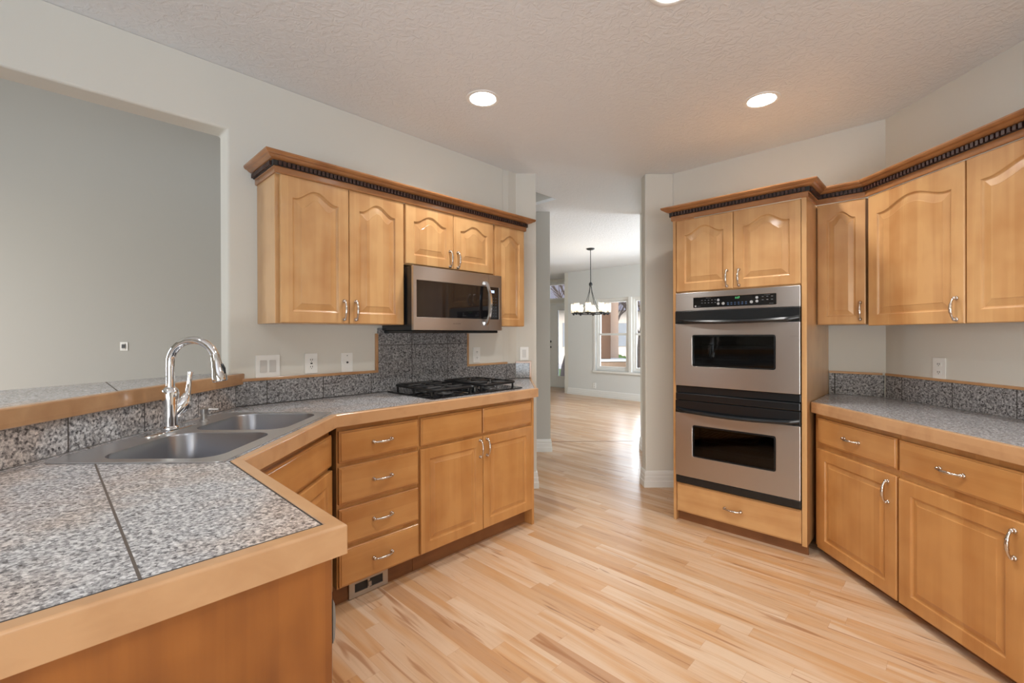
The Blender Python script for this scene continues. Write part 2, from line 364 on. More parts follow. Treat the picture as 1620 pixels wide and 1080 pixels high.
def tag(o, label, cat, group=None):
    o['label'] = label; o['category'] = cat
    if group: o['group'] = group
    return o
def struct(o, label=None):
    o['kind'] = 'structure'
    if label: o['label'] = label
    return o
def thing(name, label, cat, x, y, z=0, deg=0, group=None):
    o = bpy.data.objects.new(name, None); C.objects.link(o); o.empty_display_size = .1
    o.location = (x, y, z); o.rotation_euler = (0, 0, math.radians(deg)); return tag(o, label, cat, group)
def xy(u, v): return ((u-v)/R2, (u+v)/R2)
def rrect(x0, x1, y0, y1, r, n=6):
    pts = []
    for cx, cy, a0 in ((x1-r, y0+r, -90), (x1-r, y1-r, 0), (x0+r, y1-r, 90), (x0+r, y0+r, 180)):
        for k in range(n+1):
            a = math.radians(a0+90*k/n); pts.append((cx+r*math.cos(a), cy+r*math.sin(a)))
    return pts
def textobj(name, txt, size, mat, parent, loc, rot):
    c = bpy.data.curves.new(name, 'FONT'); c.body = txt; c.size = size; c.extrude = .0002; c.align_x = 'CENTER'; c.align_y = 'CENTER'
    o = bpy.data.objects.new(name, c); C.objects.link(o)
    dg = bpy.context.evaluated_depsgraph_get(); me = bpy.data.meshes.new_from_object(o.evaluated_get(dg))
    bpy.data.objects.remove(o); me.materials.clear(); me.materials.append(mat)
    o = bpy.data.objects.new(name, me); C.objects.link(o); o.parent = parent; o.location = loc; o.rotation_euler = rot
    return o

# ------------------------------------------------------------------ the setting
HC = 2.696; VW = 2.68
# floor of the whole house level
fl = struct(MB().plate([(-8, -3.6), (2.6, -3.6), (4.4, 5.0), (5.5, 8.3), (2.8, 9.0), (1.9, 11.2), (.6, 12.1), (-2.6, 9.0), (-2.6, 5.3), (-8, 5.3)], [], -.12, 0).build('floor', FLOOR), 'pale maple strip floor laid at an angle through kitchen and dining room')
# floor transition strip in the hall
struct(box('trim_1', plain('seam_board', srgb(150, 112, 84), .35), None, .38, 1.72, 5.545, 5.57, 0, .0015, bevel=0), 'darker board seam across the hall floor')
def wallprism(name, poly, z0, z1, mat=WALL, bevel=.0, lab=None):
    return struct(MB().prism(poly, z0, z1).build(name, mat, bevel=bevel, smooth=bevel > 0, seg=4), lab)
# cook wall with the pass-through opening: outline in (u, z), extruded in v
def uvw(u, z, v): x, y = xy(u, v); return (x, y, z)
struct(MB().plate([(-2.75, HC), (-2.75, 0), (-2.6, 0), (-2.6, 2.378), (.657, 2.378), (.657, 0), (2.66, 0), (2.66, HC)], [], VW, 2.82, uvw).build('wall_cooktop', WALL, bevel=.012, seg=3), 'white kitchen wall with the pass-through opening and the cooktop run')
wallprism('wall_corner', [(.03, 3.822), (.095, 3.885), (.266, 3.885), (.266, 4.353), xy(2.4, 2.86), xy(2.4, 2.75)], 0, HC, lab='short wall face at the hall corner')
# half wall behind the sink
wallprism('wall_half', [(-1.412, -.45), (-1.412, 2.375), (-1.53, 2.40), (-1.56, -.45)], 0, 1.058, lab='half wall carrying the raised bar')
# upper part of the cook wall toward the taller living room
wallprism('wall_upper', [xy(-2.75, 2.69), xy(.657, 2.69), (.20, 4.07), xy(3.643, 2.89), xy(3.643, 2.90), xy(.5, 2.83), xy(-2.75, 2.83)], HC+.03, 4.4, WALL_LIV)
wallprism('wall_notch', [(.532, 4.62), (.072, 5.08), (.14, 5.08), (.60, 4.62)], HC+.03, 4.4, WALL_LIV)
# hall opening, right side
wallprism('wall_hall', [(1.208, 3.885), (1.452, 3.885), (1.54, 3.98), (1.54, 4.0), (1.208, 4.0)], 0, HC, bevel=.018, lab='short white wall beside the oven tower')
wallprism('wall_oven', [(1.452, 3.885), (2.453, 2.884), (2.56, 2.97), (1.54, 3.98)], 0, HC, lab='angled wall behind the oven tower')
wallprism('wall_right', [(2.453, 2.884), (2.453, -3.4), (2.56, -3.4), (2.56, 2.93)], 0, HC, lab='white right kitchen wall above the counter')
# far side stubs between hall and dining room (the left one is the living room wall too)
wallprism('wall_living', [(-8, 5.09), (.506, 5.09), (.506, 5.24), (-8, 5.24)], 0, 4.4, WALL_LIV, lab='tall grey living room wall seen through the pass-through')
wallprism('wall_stub', [(1.556, 5.06), (3.6, 5.06), (3.6, 5.2), (1.556, 5.2)], 0, HC, lab='wall end at the dining room opening')
wallprism('wall_hall_side', [(1.54, 3.99), (3.6, 3.99), (3.6, 4.1), (1.54, 4.1)], 0, HC)
wallprism('wall_hall_end', [(3.6, 3.99), (3.7, 3.99), (3.7, 5.2), (3.6, 5.2)], 0, HC)
# dining room window wall: plane u = 8.10, with the pair of windows
UW = 8.10
def uwall(name, rects, u0, u1, mat=WALL):
    mb = MB()
    for v0, v1, z0, z1 in rects: mb.prism([xy(u0, v0), xy(u1, v0), xy(u1, v1), xy(u0, v1)], z0, z1)
    return struct(mb.build(name, mat))
uwall('wall_dining', [(5.40, 6.12, 0, HC), (2.3, 3.78, 0, HC), (3.78, 5.40, 0, .56), (3.78, 5.40, 2.06, HC)], UW, UW+.14, plain('wall_paint_dining', srgb(214, 216, 214), .75))
wallprism('wall_entry', [xy(UW, 6.12), xy(8.9, 6.12), xy(8.9, 6.22), xy(UW, 6.22)], 0, HC)
uwall('wall_front', [(6.1, 6.36, 0, HC), (7.42, 8.3, 0, HC), (6.36, 7.42, 2.60, HC), (6.36, 7.42, 2.10, 2.18)], 8.9, 9.02)
wallprism('wall_dining_side', [xy(UW, 2.3), xy(UW+.14, 2.3), (3.95, 7.0), (3.95, 5.2), (3.8, 5.2), (3.8, 7.2)], 0, .6)
wallprism('wall_dining_side_upper', [xy(UW, 2.3), xy(UW+.14, 2.3), (3.95, 7.0), (3.95, 5.2), (3.8, 5.2), (3.8, 7.2)], 2.4, HC)
wallprism('wall_entry_left', [xy(9.02, 8.3), xy(8.9, 8.2), (-2.5, 8.5), (-2.5, 5.24), (-2.62, 5.24), (-2.62, 8.6)], 0, HC)
# far sides of the kitchen, behind the camera, and of the living room
wallprism('wall_back', [(-3.9, -3.4), (-1.9, -3.4), (-1.9, -3.52), (-3.9, -3.52)], 0, HC)
wallprism('wall_back_right', [(1.1, -3.4), (2.56, -3.4), (2.56, -3.52), (1.1, -3.52)], 0, HC)
wallprism('wall_back_header', [(-1.9, -3.4), (1.1, -3.4), (1.1, -3.52), (-1.9, -3.52)], 2.3, HC)
kx, ky = xy(-2.7, VW)
wallprism('wall_nook', [(kx-.1, ky), (kx, ky), (kx, -3.4), (kx-.1, -3.4)], 0, HC)
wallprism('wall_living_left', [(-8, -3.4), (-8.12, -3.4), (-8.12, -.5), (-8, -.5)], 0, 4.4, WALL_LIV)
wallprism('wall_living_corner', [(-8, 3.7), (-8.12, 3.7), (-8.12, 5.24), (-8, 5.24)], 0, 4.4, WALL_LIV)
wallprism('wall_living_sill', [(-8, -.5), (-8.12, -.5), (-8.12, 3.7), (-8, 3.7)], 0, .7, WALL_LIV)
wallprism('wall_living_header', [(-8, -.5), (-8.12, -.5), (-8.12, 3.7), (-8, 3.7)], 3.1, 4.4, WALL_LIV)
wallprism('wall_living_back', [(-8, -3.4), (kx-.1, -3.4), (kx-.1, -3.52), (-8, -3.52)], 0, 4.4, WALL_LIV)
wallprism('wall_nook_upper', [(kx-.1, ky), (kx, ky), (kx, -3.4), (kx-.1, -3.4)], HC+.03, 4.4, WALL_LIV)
# ceilings
struct(MB().plate([(kx-.1, -3.52), (2.56, -3.52), (2.56, 2.93), (3.9, 4.0), (3.95, 7.0), xy(UW+.14, 2.3), xy(UW+.14, 6.12), xy(9.02, 6.12), xy(9.02, 8.3), (-2.62, 8.6), (-2.62, 5.2), (.0, 5.2), (.0, 5.09), (.072, 5.09), (.532, 4.62), xy(2.9, 2.89), xy(-2.7, 2.82)], [], HC, HC+.03).build('ceiling', CEIL), 'off-white knockdown textured ceiling')
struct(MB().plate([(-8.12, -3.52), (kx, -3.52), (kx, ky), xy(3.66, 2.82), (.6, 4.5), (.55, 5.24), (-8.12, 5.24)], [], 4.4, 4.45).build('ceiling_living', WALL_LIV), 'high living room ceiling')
# baseboards
BBP = [(0, 0), (.019, 0), (.019, .05), (.015, .055), (.015, .088), (.0115, .093), (.0115, .115), (.006, .135), (0, .14)]
def bboard(name, path, side, lab=None): return struct(MB().sweep(path, BBP, side).build(name, TRIMW), lab)
bboard('baseboard_left', [(.205, 3.885), (.266, 3.885), (.266, 4.353)], 1, 'white baseboard at the hall corner')
bboard('baseboard_right', [(1.208, 4.0), (1.208, 3.885), (1.5, 3.885)], 1, 'white profiled baseboard beside the oven tower')
bboard('baseboard_stub_left', [(-.5, 5.09), (.506, 5.09), (.506, 5.24)], 1, 'white baseboard at the left wall end')
bboard('baseboard_stub_right', [(1.556, 5.2), (1.556, 5.06), (3.5, 5.06)], 1)
bboard('baseboard_dining', [xy(8.9, 6.12), xy(UW, 6.12), xy(UW, 2.3)], 1, 'white baseboard under the dining windows')

# ------------------------------------------------------------------ windows and doors of the dining room
def window_unit(idx, v0, v1, z0, z1, lab):
    w = bpy.data.objects.new('window_%d' % idx, None); C.objects.link(w)
    w.location = (*xy(UW, v1), 0); w.rotation_euler = (0, 0, math.radians(-45)); struct(w, lab)
    W_ = v1-v0; d = .07
    fr = MB().front([(0, z0), (W_, z0), (W_, z1), (0, z1)], [[(.045, z0+.045), (W_-.045, z0+.045), (W_-.045, z1-.045), (.045, z1-.045)]], .03, .10).build('window_frame', TRIMW, w, bevel=.003)
    zm = z0+.505*(z1-z0)
    MB().box(.045, W_-.045, .04, .075, zm-.022, zm+.022).build('meeting_rail', TRIMW, w, bevel=.002)
    MB().front([(.045, z0+.045), (W_-.045, z0+.045), (W_-.045, zm), (.045, zm)], [[(.085, z0+.09), (W_-.085, z0+.09), (W_-.085, zm-.02), (.085, zm-.02)]], .042, .07).build('sash', TRIMW, w, bevel=.002)
    MB().front([(.045, zm), (W_-.045, zm), (W_-.045, z1-.045), (.045, z1-.045)], [[(.085, zm+.02), (W_-.085, zm+.02), (W_-.085, z1-.085), (.085, z1-.085)]], .06, .09).build('sash', TRIMW, w, bevel=.002)
    MB().box(.06, W_-.06, .066, .070, z0+.06, z1-.06).build('window_pane', GLASS, w)
    return w
window_unit(1, 4.62, 5.40, .56, 2.06, 'white double-hung dining window showing the porch column')
window_unit(2, 3.78, 4.56, .56, 2.06, 'second white double-hung dining window, cut by the hall wall')
ws = MB()
for a, b, z0, z1 in ((3.70, 5.46, .515, .56), (5.40, 5.45, .56, 2.06), (4.56, 4.62, .56, 2.06), (3.73, 3.78, .56, 2.06)):
    ws.prism([xy(UW-.035 if z1 < .6 else UW-.012, a), xy(UW+.1, a), xy(UW+.1, b), xy(UW-.035 if z1 < .6 else UW-.012, b)], z0, z1)
struct(ws.build('trim_2', TRIMW, bevel=.004), 'white sill and casing around the pair of dining windows')
# front door with tall glass and transom
door = bpy.data.objects.new('door_1', None); C.objects.link(door); door.location = (*xy(8.9, 7.42), 0); door.rotation_euler = (0, 0, math.radians(-45))
struct(door, 'white entry door with a tall glass panel')
DW = 1.06
MB().front([(0, 0), (DW, 0), (DW, 2.10), (0, 2.10)], [[(.05, .012), (DW-.05, .012), (DW-.05, 2.05), (.05, 2.05)]], -.012, .12).build('door_frame', TRIMW, door, bevel=.004)
MB().front([(.055, .015), (DW-.055, .015), (DW-.055, 2.045), (.055, 2.045)], [[(.36, .28), (.84, .28), (.84, 1.93), (.36, 1.93)]], .02, .06).build('door_leaf', TRIMW, door, bevel=.003)
MB().front([(.325, .245), (.875, .245), (.875, 1.965), (.325, 1.965)], [[(.365, .285), (.835, .285), (.835, 1.925), (.365, 1.925)]], .008, .03).build('glass_stop', TRIMW, door, bevel=.004)
MB().box(.35, .85, .036, .042, .27, 1.94).build('door_glass', GLASS, door)
MB().lathe([(.028, 0), (.028, -.012), (.012, -.014), (.012, -.04), (.028, -.045), (.032, -.06), (.02, -.072)], (.125, .02, 1.0), 16, 'y').build('door_knob', IRON, door, smooth=True)
MB().lathe([(.03, 0), (.03, -.015), (.02, -.02)], (.125, .02, 1.14), 16, 'y').build('deadbolt', IRON, door, smooth=True)
tr = bpy.data.objects.new('window_3', None); C.objects.link(tr); tr.location = door.location; tr.rotation_euler = door.rotation_euler
struct(tr, 'transom window above the entry door')
MB().front([(0, 2.18), (DW, 2.18), (DW, 2.60), (0, 2.60)], [[(.05, 2.22), (DW-.05, 2.22), (DW-.05, 2.56), (.05, 2.56)]], -.012, .12).build('window_frame', TRIMW, tr, bevel=.004)
MB().box(.03, DW-.03, .05, .055, 2.2, 2.58).build('window_pane', GLASS, tr)
# unseen patio door frame without glass, added behind the camera for daylight
pd = bpy.data.objects.new('added_patio_door', None); C.objects.link(pd); pd.location = (-1.9, -3.46, 0); struct(pd)
MB().front([(0, 0), (3.0, 0), (3.0, 2.3), (0, 2.3)], [[(.06, .06), (1.46, .06), (1.46, 2.24), (.06, 2.24)], [(1.54, .06), (2.94, .06), (2.94, 2.24), (1.54, 2.24)]], -.04, .04).build('door_frame', TRIMW, pd)

# ------------------------------------------------------------------ cabinet doors and handles
def bump(t):
    q = max(0.0, min(1.0, (0.5-abs(t-0.5)-.05)/.43)); return q*q*(3-2*q)
def door_mesh(w, h, arch=0.0, st=.058, rail=None, th=.019, slope=.030):
    if not arch: slope = .020
    """raised-panel door, x 0..w, z 0..h, front at y=0, back at y=th"""
    rail = rail or st; NA = 40
    def ring(d, y, inner=True):
        pts = []
        if inner:
            x0, x1, z0, zt = st+d, w-st-d, st*.98+d, h-rail-d
            base = [(x0+(x1-x0)*i/6, z0) for i in range(6)] + [(x1, z0+(zt-z0)*i/8) for i in range(8)]
            top = [(x1+(x0-x1)*i/NA, zt+arch*bump(i/NA)*(1-d*2.2)) for i in range(NA)]
            left = [(x0, zt+(z0-zt)*i/8) for i in range(8)]
        else:
            e = d
            base = [(e+(w-2*e)*i/6, e) for i in range(6)] + [(w-e, e+(h-2*e)*i/8) for i in range(8)]
            top = [(w-e-(w-2*e)*i/NA, h-e) for i in range(NA)]
            left = [(e, h-e-(h-2*e)*i/8) for i in range(8)]
        return [(x, y, z) for x, z in base+top+left]
    mb = MB()
    rings = [ring(0, th, False), ring(0, .004, False), ring(.0015, .0012, False), ring(.005, 0, False), ring(0, 0), ring(.002, .0015), ring(.004, .006), ring(.008, .0085), ring(.012, .009), ring(.012+slope, .003), ring(.014+slope, .0015)]
    mb.loft(rings)
    return mb
def slab_front(w, h, th=.019, e=.009):
    """drawer front with a stepped, moulded edge"""
    mb = MB(); r = lambda d, y: [(d, y, d), (w-d, y, d), (w-d, y, h-d), (d, y, h-d)]
    mb.loft([r(0, th), r(0, .0065), r(.002, .0045), (r(.007, .004)), r(.0085, .001), r(.011, 0)])
    return mb
def handle_mesh():
    mb = MB(); L = .100; pts = []; rs = []
    for i in range(25):
        t = i/24; a = PI*t
        pts.append((-L/2*math.cos(a)*(.94+.06*abs(math.cos(a))), -.004-.027*math.sin(a)**.75, 0))
        c = abs(t-.5)
        r = .0050+.0022*math.exp(-(c/.10)**2)
        if .10 < c < .14 or .30 < c < .33: r += .0019
        rs.append(r)
    mb.tube(pts, rs, 10)
    for sgn in (-1, 1):
        mb.lathe([(.002, -.008), (.0062, -.0065), (.0082, -.002), (.0082, .002), (.0062, .0065), (.002, .008)], (sgn*L/2, -.012, 0), 12, 'z')
        mb.lathe([(.0095, 0), (.0105, -.003), (.008, -.006), (.0055, -.010)], (sgn*L/2, 0, 0), 12, 'y')
    bmesh.ops.recalc_face_normals(mb.bm, faces=mb.bm.faces)
    me = bpy.data.meshes.new('handle'); mb.bm.to_mesh(me); mb.bm.free(); me.materials.append(NICKEL)
    for p in me.polygons: p.use_smooth = True
    return me
HM = handle_mesh()
def handle(parent, x, z, vertical=False, y=0):
    o = bpy.data.objects.new('handle', HM); C.objects.link(o); o.parent = parent
    o.location = (x, y, z); o.rotation_euler = (0, PI/2 if vertical else 0, 0); return o
def cab_door(parent, x0, x1, z0, z1, arch=0, mat=WOOD, hx=None, hz=None, y=0, rail=None, st=.058, slope=.030):
    o = door_mesh(x1-x0, z1-z0, arch, st, rail, slope=slope).build('door', mat, parent, (x0, y, z0))
    if hx is not None: handle(o, hx-x0, hz-z0, True)
    return o
def cab_drawer(parent, x0, x1, z0, z1, mat=WOODBH, h=True, y=0, hx=None, name='drawer'):
    o = slab_front(x1-x0, z1-z0).build(name, mat, parent, (x0, y, z0))
    if h: handle(o, (x1-x0)/2 if hx is None else hx-x0, (z1-z0)/2)
    return o

# ------------------------------------------------------------------ upper cabinets on the cook wall (local x = u, y = into wall)
D0 = 2.39
def ucab(label, u0, u1, z0, z1):
    t = thing('wall_cabinet', label, 'cabinet', *xy(u0, D0), z0, 45, 'maple wall cabinets')
    MB().box(0, u1-u0, .0205, .286, 0, z1-z0).build('body', WOOD, t, bevel=.0012)
    return t
ZB, ZT = 1.377, 2.122
c = ucab('two-door maple wall cabinet at the left end of the cooktop wall', .795, 1.527, ZB, ZT)
cab_door(c, .020, .376, .002, ZT-ZB-.002, .052, hx=.346, hz=.075, rail=.107)
cab_door(c, .380, .726, .002, ZT-ZB-.002, .052, hx=.414, hz=.075, rail=.107)
c = ucab('short two-door maple wall cabinet directly above the microwave', 1.529, 2.284, 1.748, ZT)
cab_door(c, .006, .374, .006, ZT-1.748-.002, .045, hx=.343, hz=.07, rail=.10)
cab_door(c, .378, .742, .006, ZT-1.748-.002, .045, hx=.409, hz=.07, rail=.10)
c = ucab('narrow single-door maple wall cabinet right of the microwave', 2.286, 2.607, ZB, ZT)
cab_door(c, .008, .316, .002, ZT-ZB-.002, .045, rail=.107, st=.052)
# crown moulding with the dark dentil bead
CP = [(0, 2.118), (.008, 2.118), (.010, 2.124), (.010, 2.147), (.014, 2.149), (.014, 2.174), (.022, 2.176), (.030, 2.178), (.040, 2.183), (.048, 2.190), (.055, 2.192), (.060, 2.196), (.064, 2.203), (.064, 2.210), (0, 2.210)]
def crown(label, paths):
    t = bpy.data.objects.new('crown_moulding', None); C.objects.link(t); t.location = (*paths[0], 2.118); tag(t, label, 'moulding')
    o = (paths[0][0], paths[0][1], 2.118)
    q = [(a-o[0], b-o[1]) for a, b in paths]
    MB().sweep(q, [(a, z-2.118) for a, z in CP], 1).build('cornice', CROWN, t)
    MB().sweep(q, [(.0135, .0305), (.0185, .0305), (.0185, .0565), (.0135, .0565)], 1).build('bead_backing', DARK, t)
    mb = MB()
    for (a, b) in zip(q, q[1:]):
        A = Vector(a); B = Vector(b); L = (B-A).length; d = (B-A)/L; nn = Vector((d.y, -d.x)); k = int(L/.0215)
        for i in range(k+1):
            s0 = A+d*(L*(i+.5)/(k+1))
            P = [s0+d*sx*.0065+nn*o_ for sx, o_ in ((-1, .018), (1, .018), (1, .029), (-1, .029))]
            mb.prism([(p.x, p.y) for p in P], .033, .0545)
    mb.build('dentil_bead', DENT, t)
    return t
crown('darker maple crown moulding with dark dentil bead above the cooktop wall cabinets', [xy(.795, 2.677), xy(.795, D0), xy(2.607, D0), xy(2.607, 2.677)][::1])

# ------------------------------------------------------------------ microwave
mw = thing('microwave', 'stainless over-the-range microwave with black glass door', 'microwave', *xy(1.532, 2.305), 1.345, 45)
MW = .738; MH = .387
MB().box(0, MW, .022, .365, .0, MH).build('body', BLACKP, mw, bevel=.003)
MB().box(.01, MW-.01, .03, .36, -.018, .0).build('underside_vent', BLACKP, mw, bevel=.004)
MB().front([(0, 0), (.612, 0), (.612, MH), (0, MH)], [rrect(.022, .611, .078, .303, .004, 3)], 0, .022).build('door', STEEL, mw, bevel=.003)
MB().front([(.614, 0), (MW, 0), (MW, MH), (.614, MH)], [rrect(.615, .712, .078, .303, .004, 3)], 0, .022).build('side_trim', STEEL, mw, bevel=.003)
MB().box(.0225, .6105, .003, .012, .0785, .3025).build('door_glass', BLACKG, mw)
cpn = MB().box(.6155, .7115, .003, .012, .0785, .3025).build('control_panel', BLACKG, mw)
MB().box(.628, .668, .0015, .003, .262, .280).build('display', WHITELED, cpn)
DIM = plain('dim_print', srgb(70, 76, 84), .4); src = None
for r in range(7):
    for k in range(3):
        if src is None: src = MB().box(0, .010, .002, .003, 0, .0035).build('button', DIM, cpn, (.630, 0, .098))
        else:
            o = src.copy(); C.objects.link(o); o.parent = cpn; o.location = (.630+k*.024, 0, .098+r*.021)
mb = MB(); pts = [(.578+.010*math.sin(PI*i/14), -.012-.038*math.sin(PI*i/14)**.7, .035+.30*i/14) for i in range(15)]
rings = []
for i, p in enumerate(pts):
    x, y, z = p; w_ = .013; rings.append([(x-w_, y+.004, z), (x-w_*.6, y-.006, z), (x+w_*.6, y-.006, z), (x+w_, y+.004, z), (x+w_*.6, y+.010, z), (x-w_*.6, y+.010, z)])
mb.loft(rings); mb.box(.568, .588, -.014, .001, .036, .058); mb.box(.568, .588, -.014, .001, .312, .334)
mb.build('handle', plain('polished_steel', (.72, .72, .73, 1), .16, 1), mw, smooth=True)
textobj('logo', 'FRIGIDAIRE', .0125, plain('dark_print', srgb(110, 100, 95), .4), mw, (.33, -.0003, .042), (PI/2, 0, 0))

# ------------------------------------------------------------------ countertops
CT = .943
def counter(label, outer_xy, hole=None, mat=GR_TOP, band=None, band_inset=.033, z=CT):
    t = thing('countertop', label, 'countertop', outer_xy[0][0], outer_xy[0][1], z-.058)
    ox, oy = outer_xy[0]
    q = [(a-ox, b-oy) for a, b in outer_xy]
    return t, q, (ox, oy)
# left counter: wood band runs along the open edges
vp, upn, xd, ve = .857, .41, -.787, 2.055
pe = [xy(-1.135, vp), xy(upn, vp), (xd, (xd*1+upn*R2 - 2*xd) if False else upn*R2-xd), (xd, ve*R2+xd), xy(2.385-.04, ve)]
# end: from the front corner straight back to the wall
endf = (xy(2.385-.04, ve)[0], xy(2.385-.04, ve)[1])
endf = (.222, .222+ve*R2); pe[-1] = endf
endb = (.222, 3.872)
ct = thing('countertop', 'grey granite tile countertop with maple edge around sink and cooktop', 'countertop', 0, 0, CT-.058)
BW = .034
# inner (granite) outline
wallside = [(.095-.004, 3.872), xy(.733, 2.667), (-1.400, xy(.733, 2.667)[1]-.0), (-1.400, -.18)]
cx_, cy_ = xy(.733, 2.667)
inner = [(-1.400, xy(-1.135, vp+BW)[1]+.0), xy(upn-BW, vp+BW), (xd-BW, (upn-BW)*R2-(xd-BW)), (xd-BW, (ve+BW)*R2+(xd-BW)), (.222-.02, (.222-.02)+(ve+BW)*R2), (.222-.02, 3.872), (.093, 3.872), xy(2.727, 2.667), xy(.688, 2.667)]
inner[0] = (-1.400, (vp+BW)*R2-1.400)
hole = [(-1.335, 1.352), (-.842, 1.352), (-.842, 2.168), (-1.335, 2.168)]
g = .0025
def shrink_gap(p): return p
MB().plate(inner, [hole], .018, .058).build('granite_tiles', GR_TOP, ct)
sub = MB().plate(inner, [hole], 0, .017).build('substrate', TOE, ct)
# maple edge band, mitred, slightly rounded
bp = [(0, 0), (0, .057), (.003, .0595), (BW-.004, .0595), (BW, .056), (BW, 0)]
path = [inner[0], inner[1], inner[2], inner[3], inner[4]]
bd = MB().sweep(path, [(a+.0035, b) for a, b in bp], 1).build('maple_edge', EDGE, ct, bevel=.002)
MB().sweep([inner[4], inner[5]], [(.0015, 0), (.0015, .0585), (.019, .0585), (.019, 0)], 1).build('end_edge', EDGE, ct, bevel=.002)
MB().sweep(path, [(-.001, .01), (-.001, .0578), (.0040, .0578), (.0040, .01)], 1).build('grout_line', SLOT, ct)

# raised bar top
bt = thing('bar_top', 'raised granite bar top with thick maple edge behind the sink', 'countertop', -1.375, 2.43, 1.062)
ax, ay = -1.375, 2.43
def rel(l): return [(a-ax, b-ay) for a, b in l]
MB().prism(rel([(-1.415, 2.372), xy(.652, 2.679), xy(.652, 2.82), (-1.60, 2.40), (-1.885, 1.715), (-2.62, .15), (-2.9, -.45), (-1.415, -.45)]), .0, .051).build('granite_tiles', GR_BAR, bt)
MB().prism(rel([(-1.375, -.45), (-1.375, 2.412), (-1.411, 2.376), (-1.411, -.45)]), -.004, .054).build('maple_edge', EDGE, bt, bevel=.004)

# backsplashes
sp = thing('backsplash', 'granite tile backsplash strip on the half wall behind the sink', 'backsplash', -1.400, 2.371, CT+.001)
MB().box(-.0115, 0, -2.6, 0.0, 0, .114).build('tiles', GR_DIAG, sp)
def worldcoords(o, dx, dy, dz): pass
cs = thing('backsplash', 'granite tile backsplash rising behind the cooktop, trimmed in maple', 'backsplash', 0, 0, 0)
def vplate(mb, u0, u1, z0, z1, v0, v1): mb.prism([xy(u0, v0), xy(u1, v0), xy(u1, v1), xy(u0, v1)], z0, z1)
mb = MB(); vplate(mb, .689, 1.502, CT+.001, 1.072, 2.667, 2.679); vplate(mb, 1.502, 2.252, CT+.001, 1.36, 2.667, 2.679); vplate(mb, 2.252, 2.79, CT+.001, 1.072, 2.667, 2.679)
mb.box(.09, .206, 3.872, 3.884, CT+.001, 1.072)
mb.build('tiles', GR_COOK, cs)
for u0, u1, z0, z1 in ((.705, 1.502, 1.0725, 1.088), (1.485, 1.5015, 1.0882, 1.325), (2.2525, 2.269, 1.0882, 1.325), (2.2525, 2.69, 1.0725, 1.088)):
    mb = MB(); vplate(mb, u0, u1, z0, z1, 2.662, 2.679); mb.build('maple_trim', EDGE, cs, bevel=.0015)
for x0, x1, z0, z1 in ((.088, .222, 1.0725, 1.088), (.2065, .222, CT+.001, 1.0722)): MB().box(x0, x1, 3.866, 3.884, z0, z1).build('maple_trim', EDGE, cs, bevel=.0015)

# ------------------------------------------------------------------ sink
sk = thing('kitchen_sink', 'double-bowl stainless drop-in sink set diagonally in the corner', 'sink', -1.09, 1.76, CT+.001)
def bowl_loop(x0, x1, y0, y1, r, z, n=7): return [(p[0], p[1], z) for p in rrect(x0, x1, y0, y1, r, n)]
B1 = (-.145, .215, -.390, -.025); B2 = (-.145, .215, .022, .385)
rim = MB().plate(rrect(-.262, .262, -.425, .425, .025, 6), [rrect(*B1, .07, 7), rrect(*B2, .07, 7)], 0, .004).build('rim', RIMM, sk, bevel=.0015)
for B in (B1, B2):
    x0, x1, y0, y1 = B
    rr = [bowl_loop(x0, x1, y0, y1, .07, .0035), bowl_loop(x0+.003, x1-.003, y0+.003, y1-.003, .068, -.004), bowl_loop(x0+.010, x1-.010, y0+.010, y1-.010, .065, -.13), bowl_loop(x0+.018, x1-.018, y0+.018, y1-.018, .06, -.158), bowl_loop(x0+.04, x1-.04, y0+.04, y1-.04, .045, -.170), bowl_loop(x0+.13, x1-.13, y0+.13, y1-.13, .02, -.174)]
    o = MB().loft(rr, True, False, True).build('bowl', SINKM, sk, smooth=True)
    cxx, cyy = (x0+x1)/2, (y0+y1)/2
    MB().lathe([(.045, -.1735), (.045, -.1715), (.036, -.1705), (.030, -.1725), (.006, -.172)], (cxx, cyy, 0), 20).build('drain', CHROME, o, smooth=True)
# faucet
fa = thing('faucet', 'tall chrome gooseneck pull-down faucet on the sink ledge', 'faucet', -1.298, 1.775, CT+.005)
pl = [(p[0], p[1]) for p in rrect(-.028, .028, -.125, .125, .027, 6)]
MB().loft([[(a, b, 0) for a, b in pl], [(a, b, .003) for a, b in pl], [(a*.92, b*.98, .005) for a, b in pl]]).build('deck_plate', CHROME, fa, smooth=True)
MB().lathe([(.031, .008), (.031, .014), (.026, .020), (.025, .06), (.026, .10), (.029, .145), (.0265, .158), (.019, .166), (.0150, .170)], (0, 0, 0), 24).build('body', CHROME, fa, smooth=True)
cr = .088; sp_pts = [(0, 0, .165), (0, 0, .20), (0, 0, .245)]
for i in range(1, 17):
    a = PI-(PI*.90)*i/16; sp_pts.append((cr+cr*math.cos(a), 0, .262+cr*math.sin(a)))
ex, _, ez = sp_pts[-1]
MB().tube(sp_pts, .0150, 16).build('gooseneck', CHROME, fa, smooth=True)
hd = Vector((ex, 0, ez)); dr = Vector((.20, 0, -.98)).normalized()
hp = [hd+dr*s for s in (-.003, .01, .03, .06, .085, .098, .102)]
o = MB().tube(hp, [.0165, .0170, .0185, .0225, .0265, .0265, .023], 20).build('spray_head', CHROME, fa, smooth=True)
bpos = hd+dr*.055+Vector((.0205, 0, .004))
MB().tube([bpos+dr*-.018+Vector((-.003, 0, 0)), bpos, bpos+dr*.02], [.006, .0085, .006], 10).build('spray_button', BLACKP, o, smooth=True)
lv = MB().tube([(.008, .010, .055), (.022, .028, .085), (.030, .038, .112), (.034, .044, .138)], [.017, .025, .024, .012], 16)
lv.tube([(.034, .042, .12), (.035, .05, .16), (.037, .055, .20), (.038, .058, .222)], [.012, .0085, .007, .0095], 12)
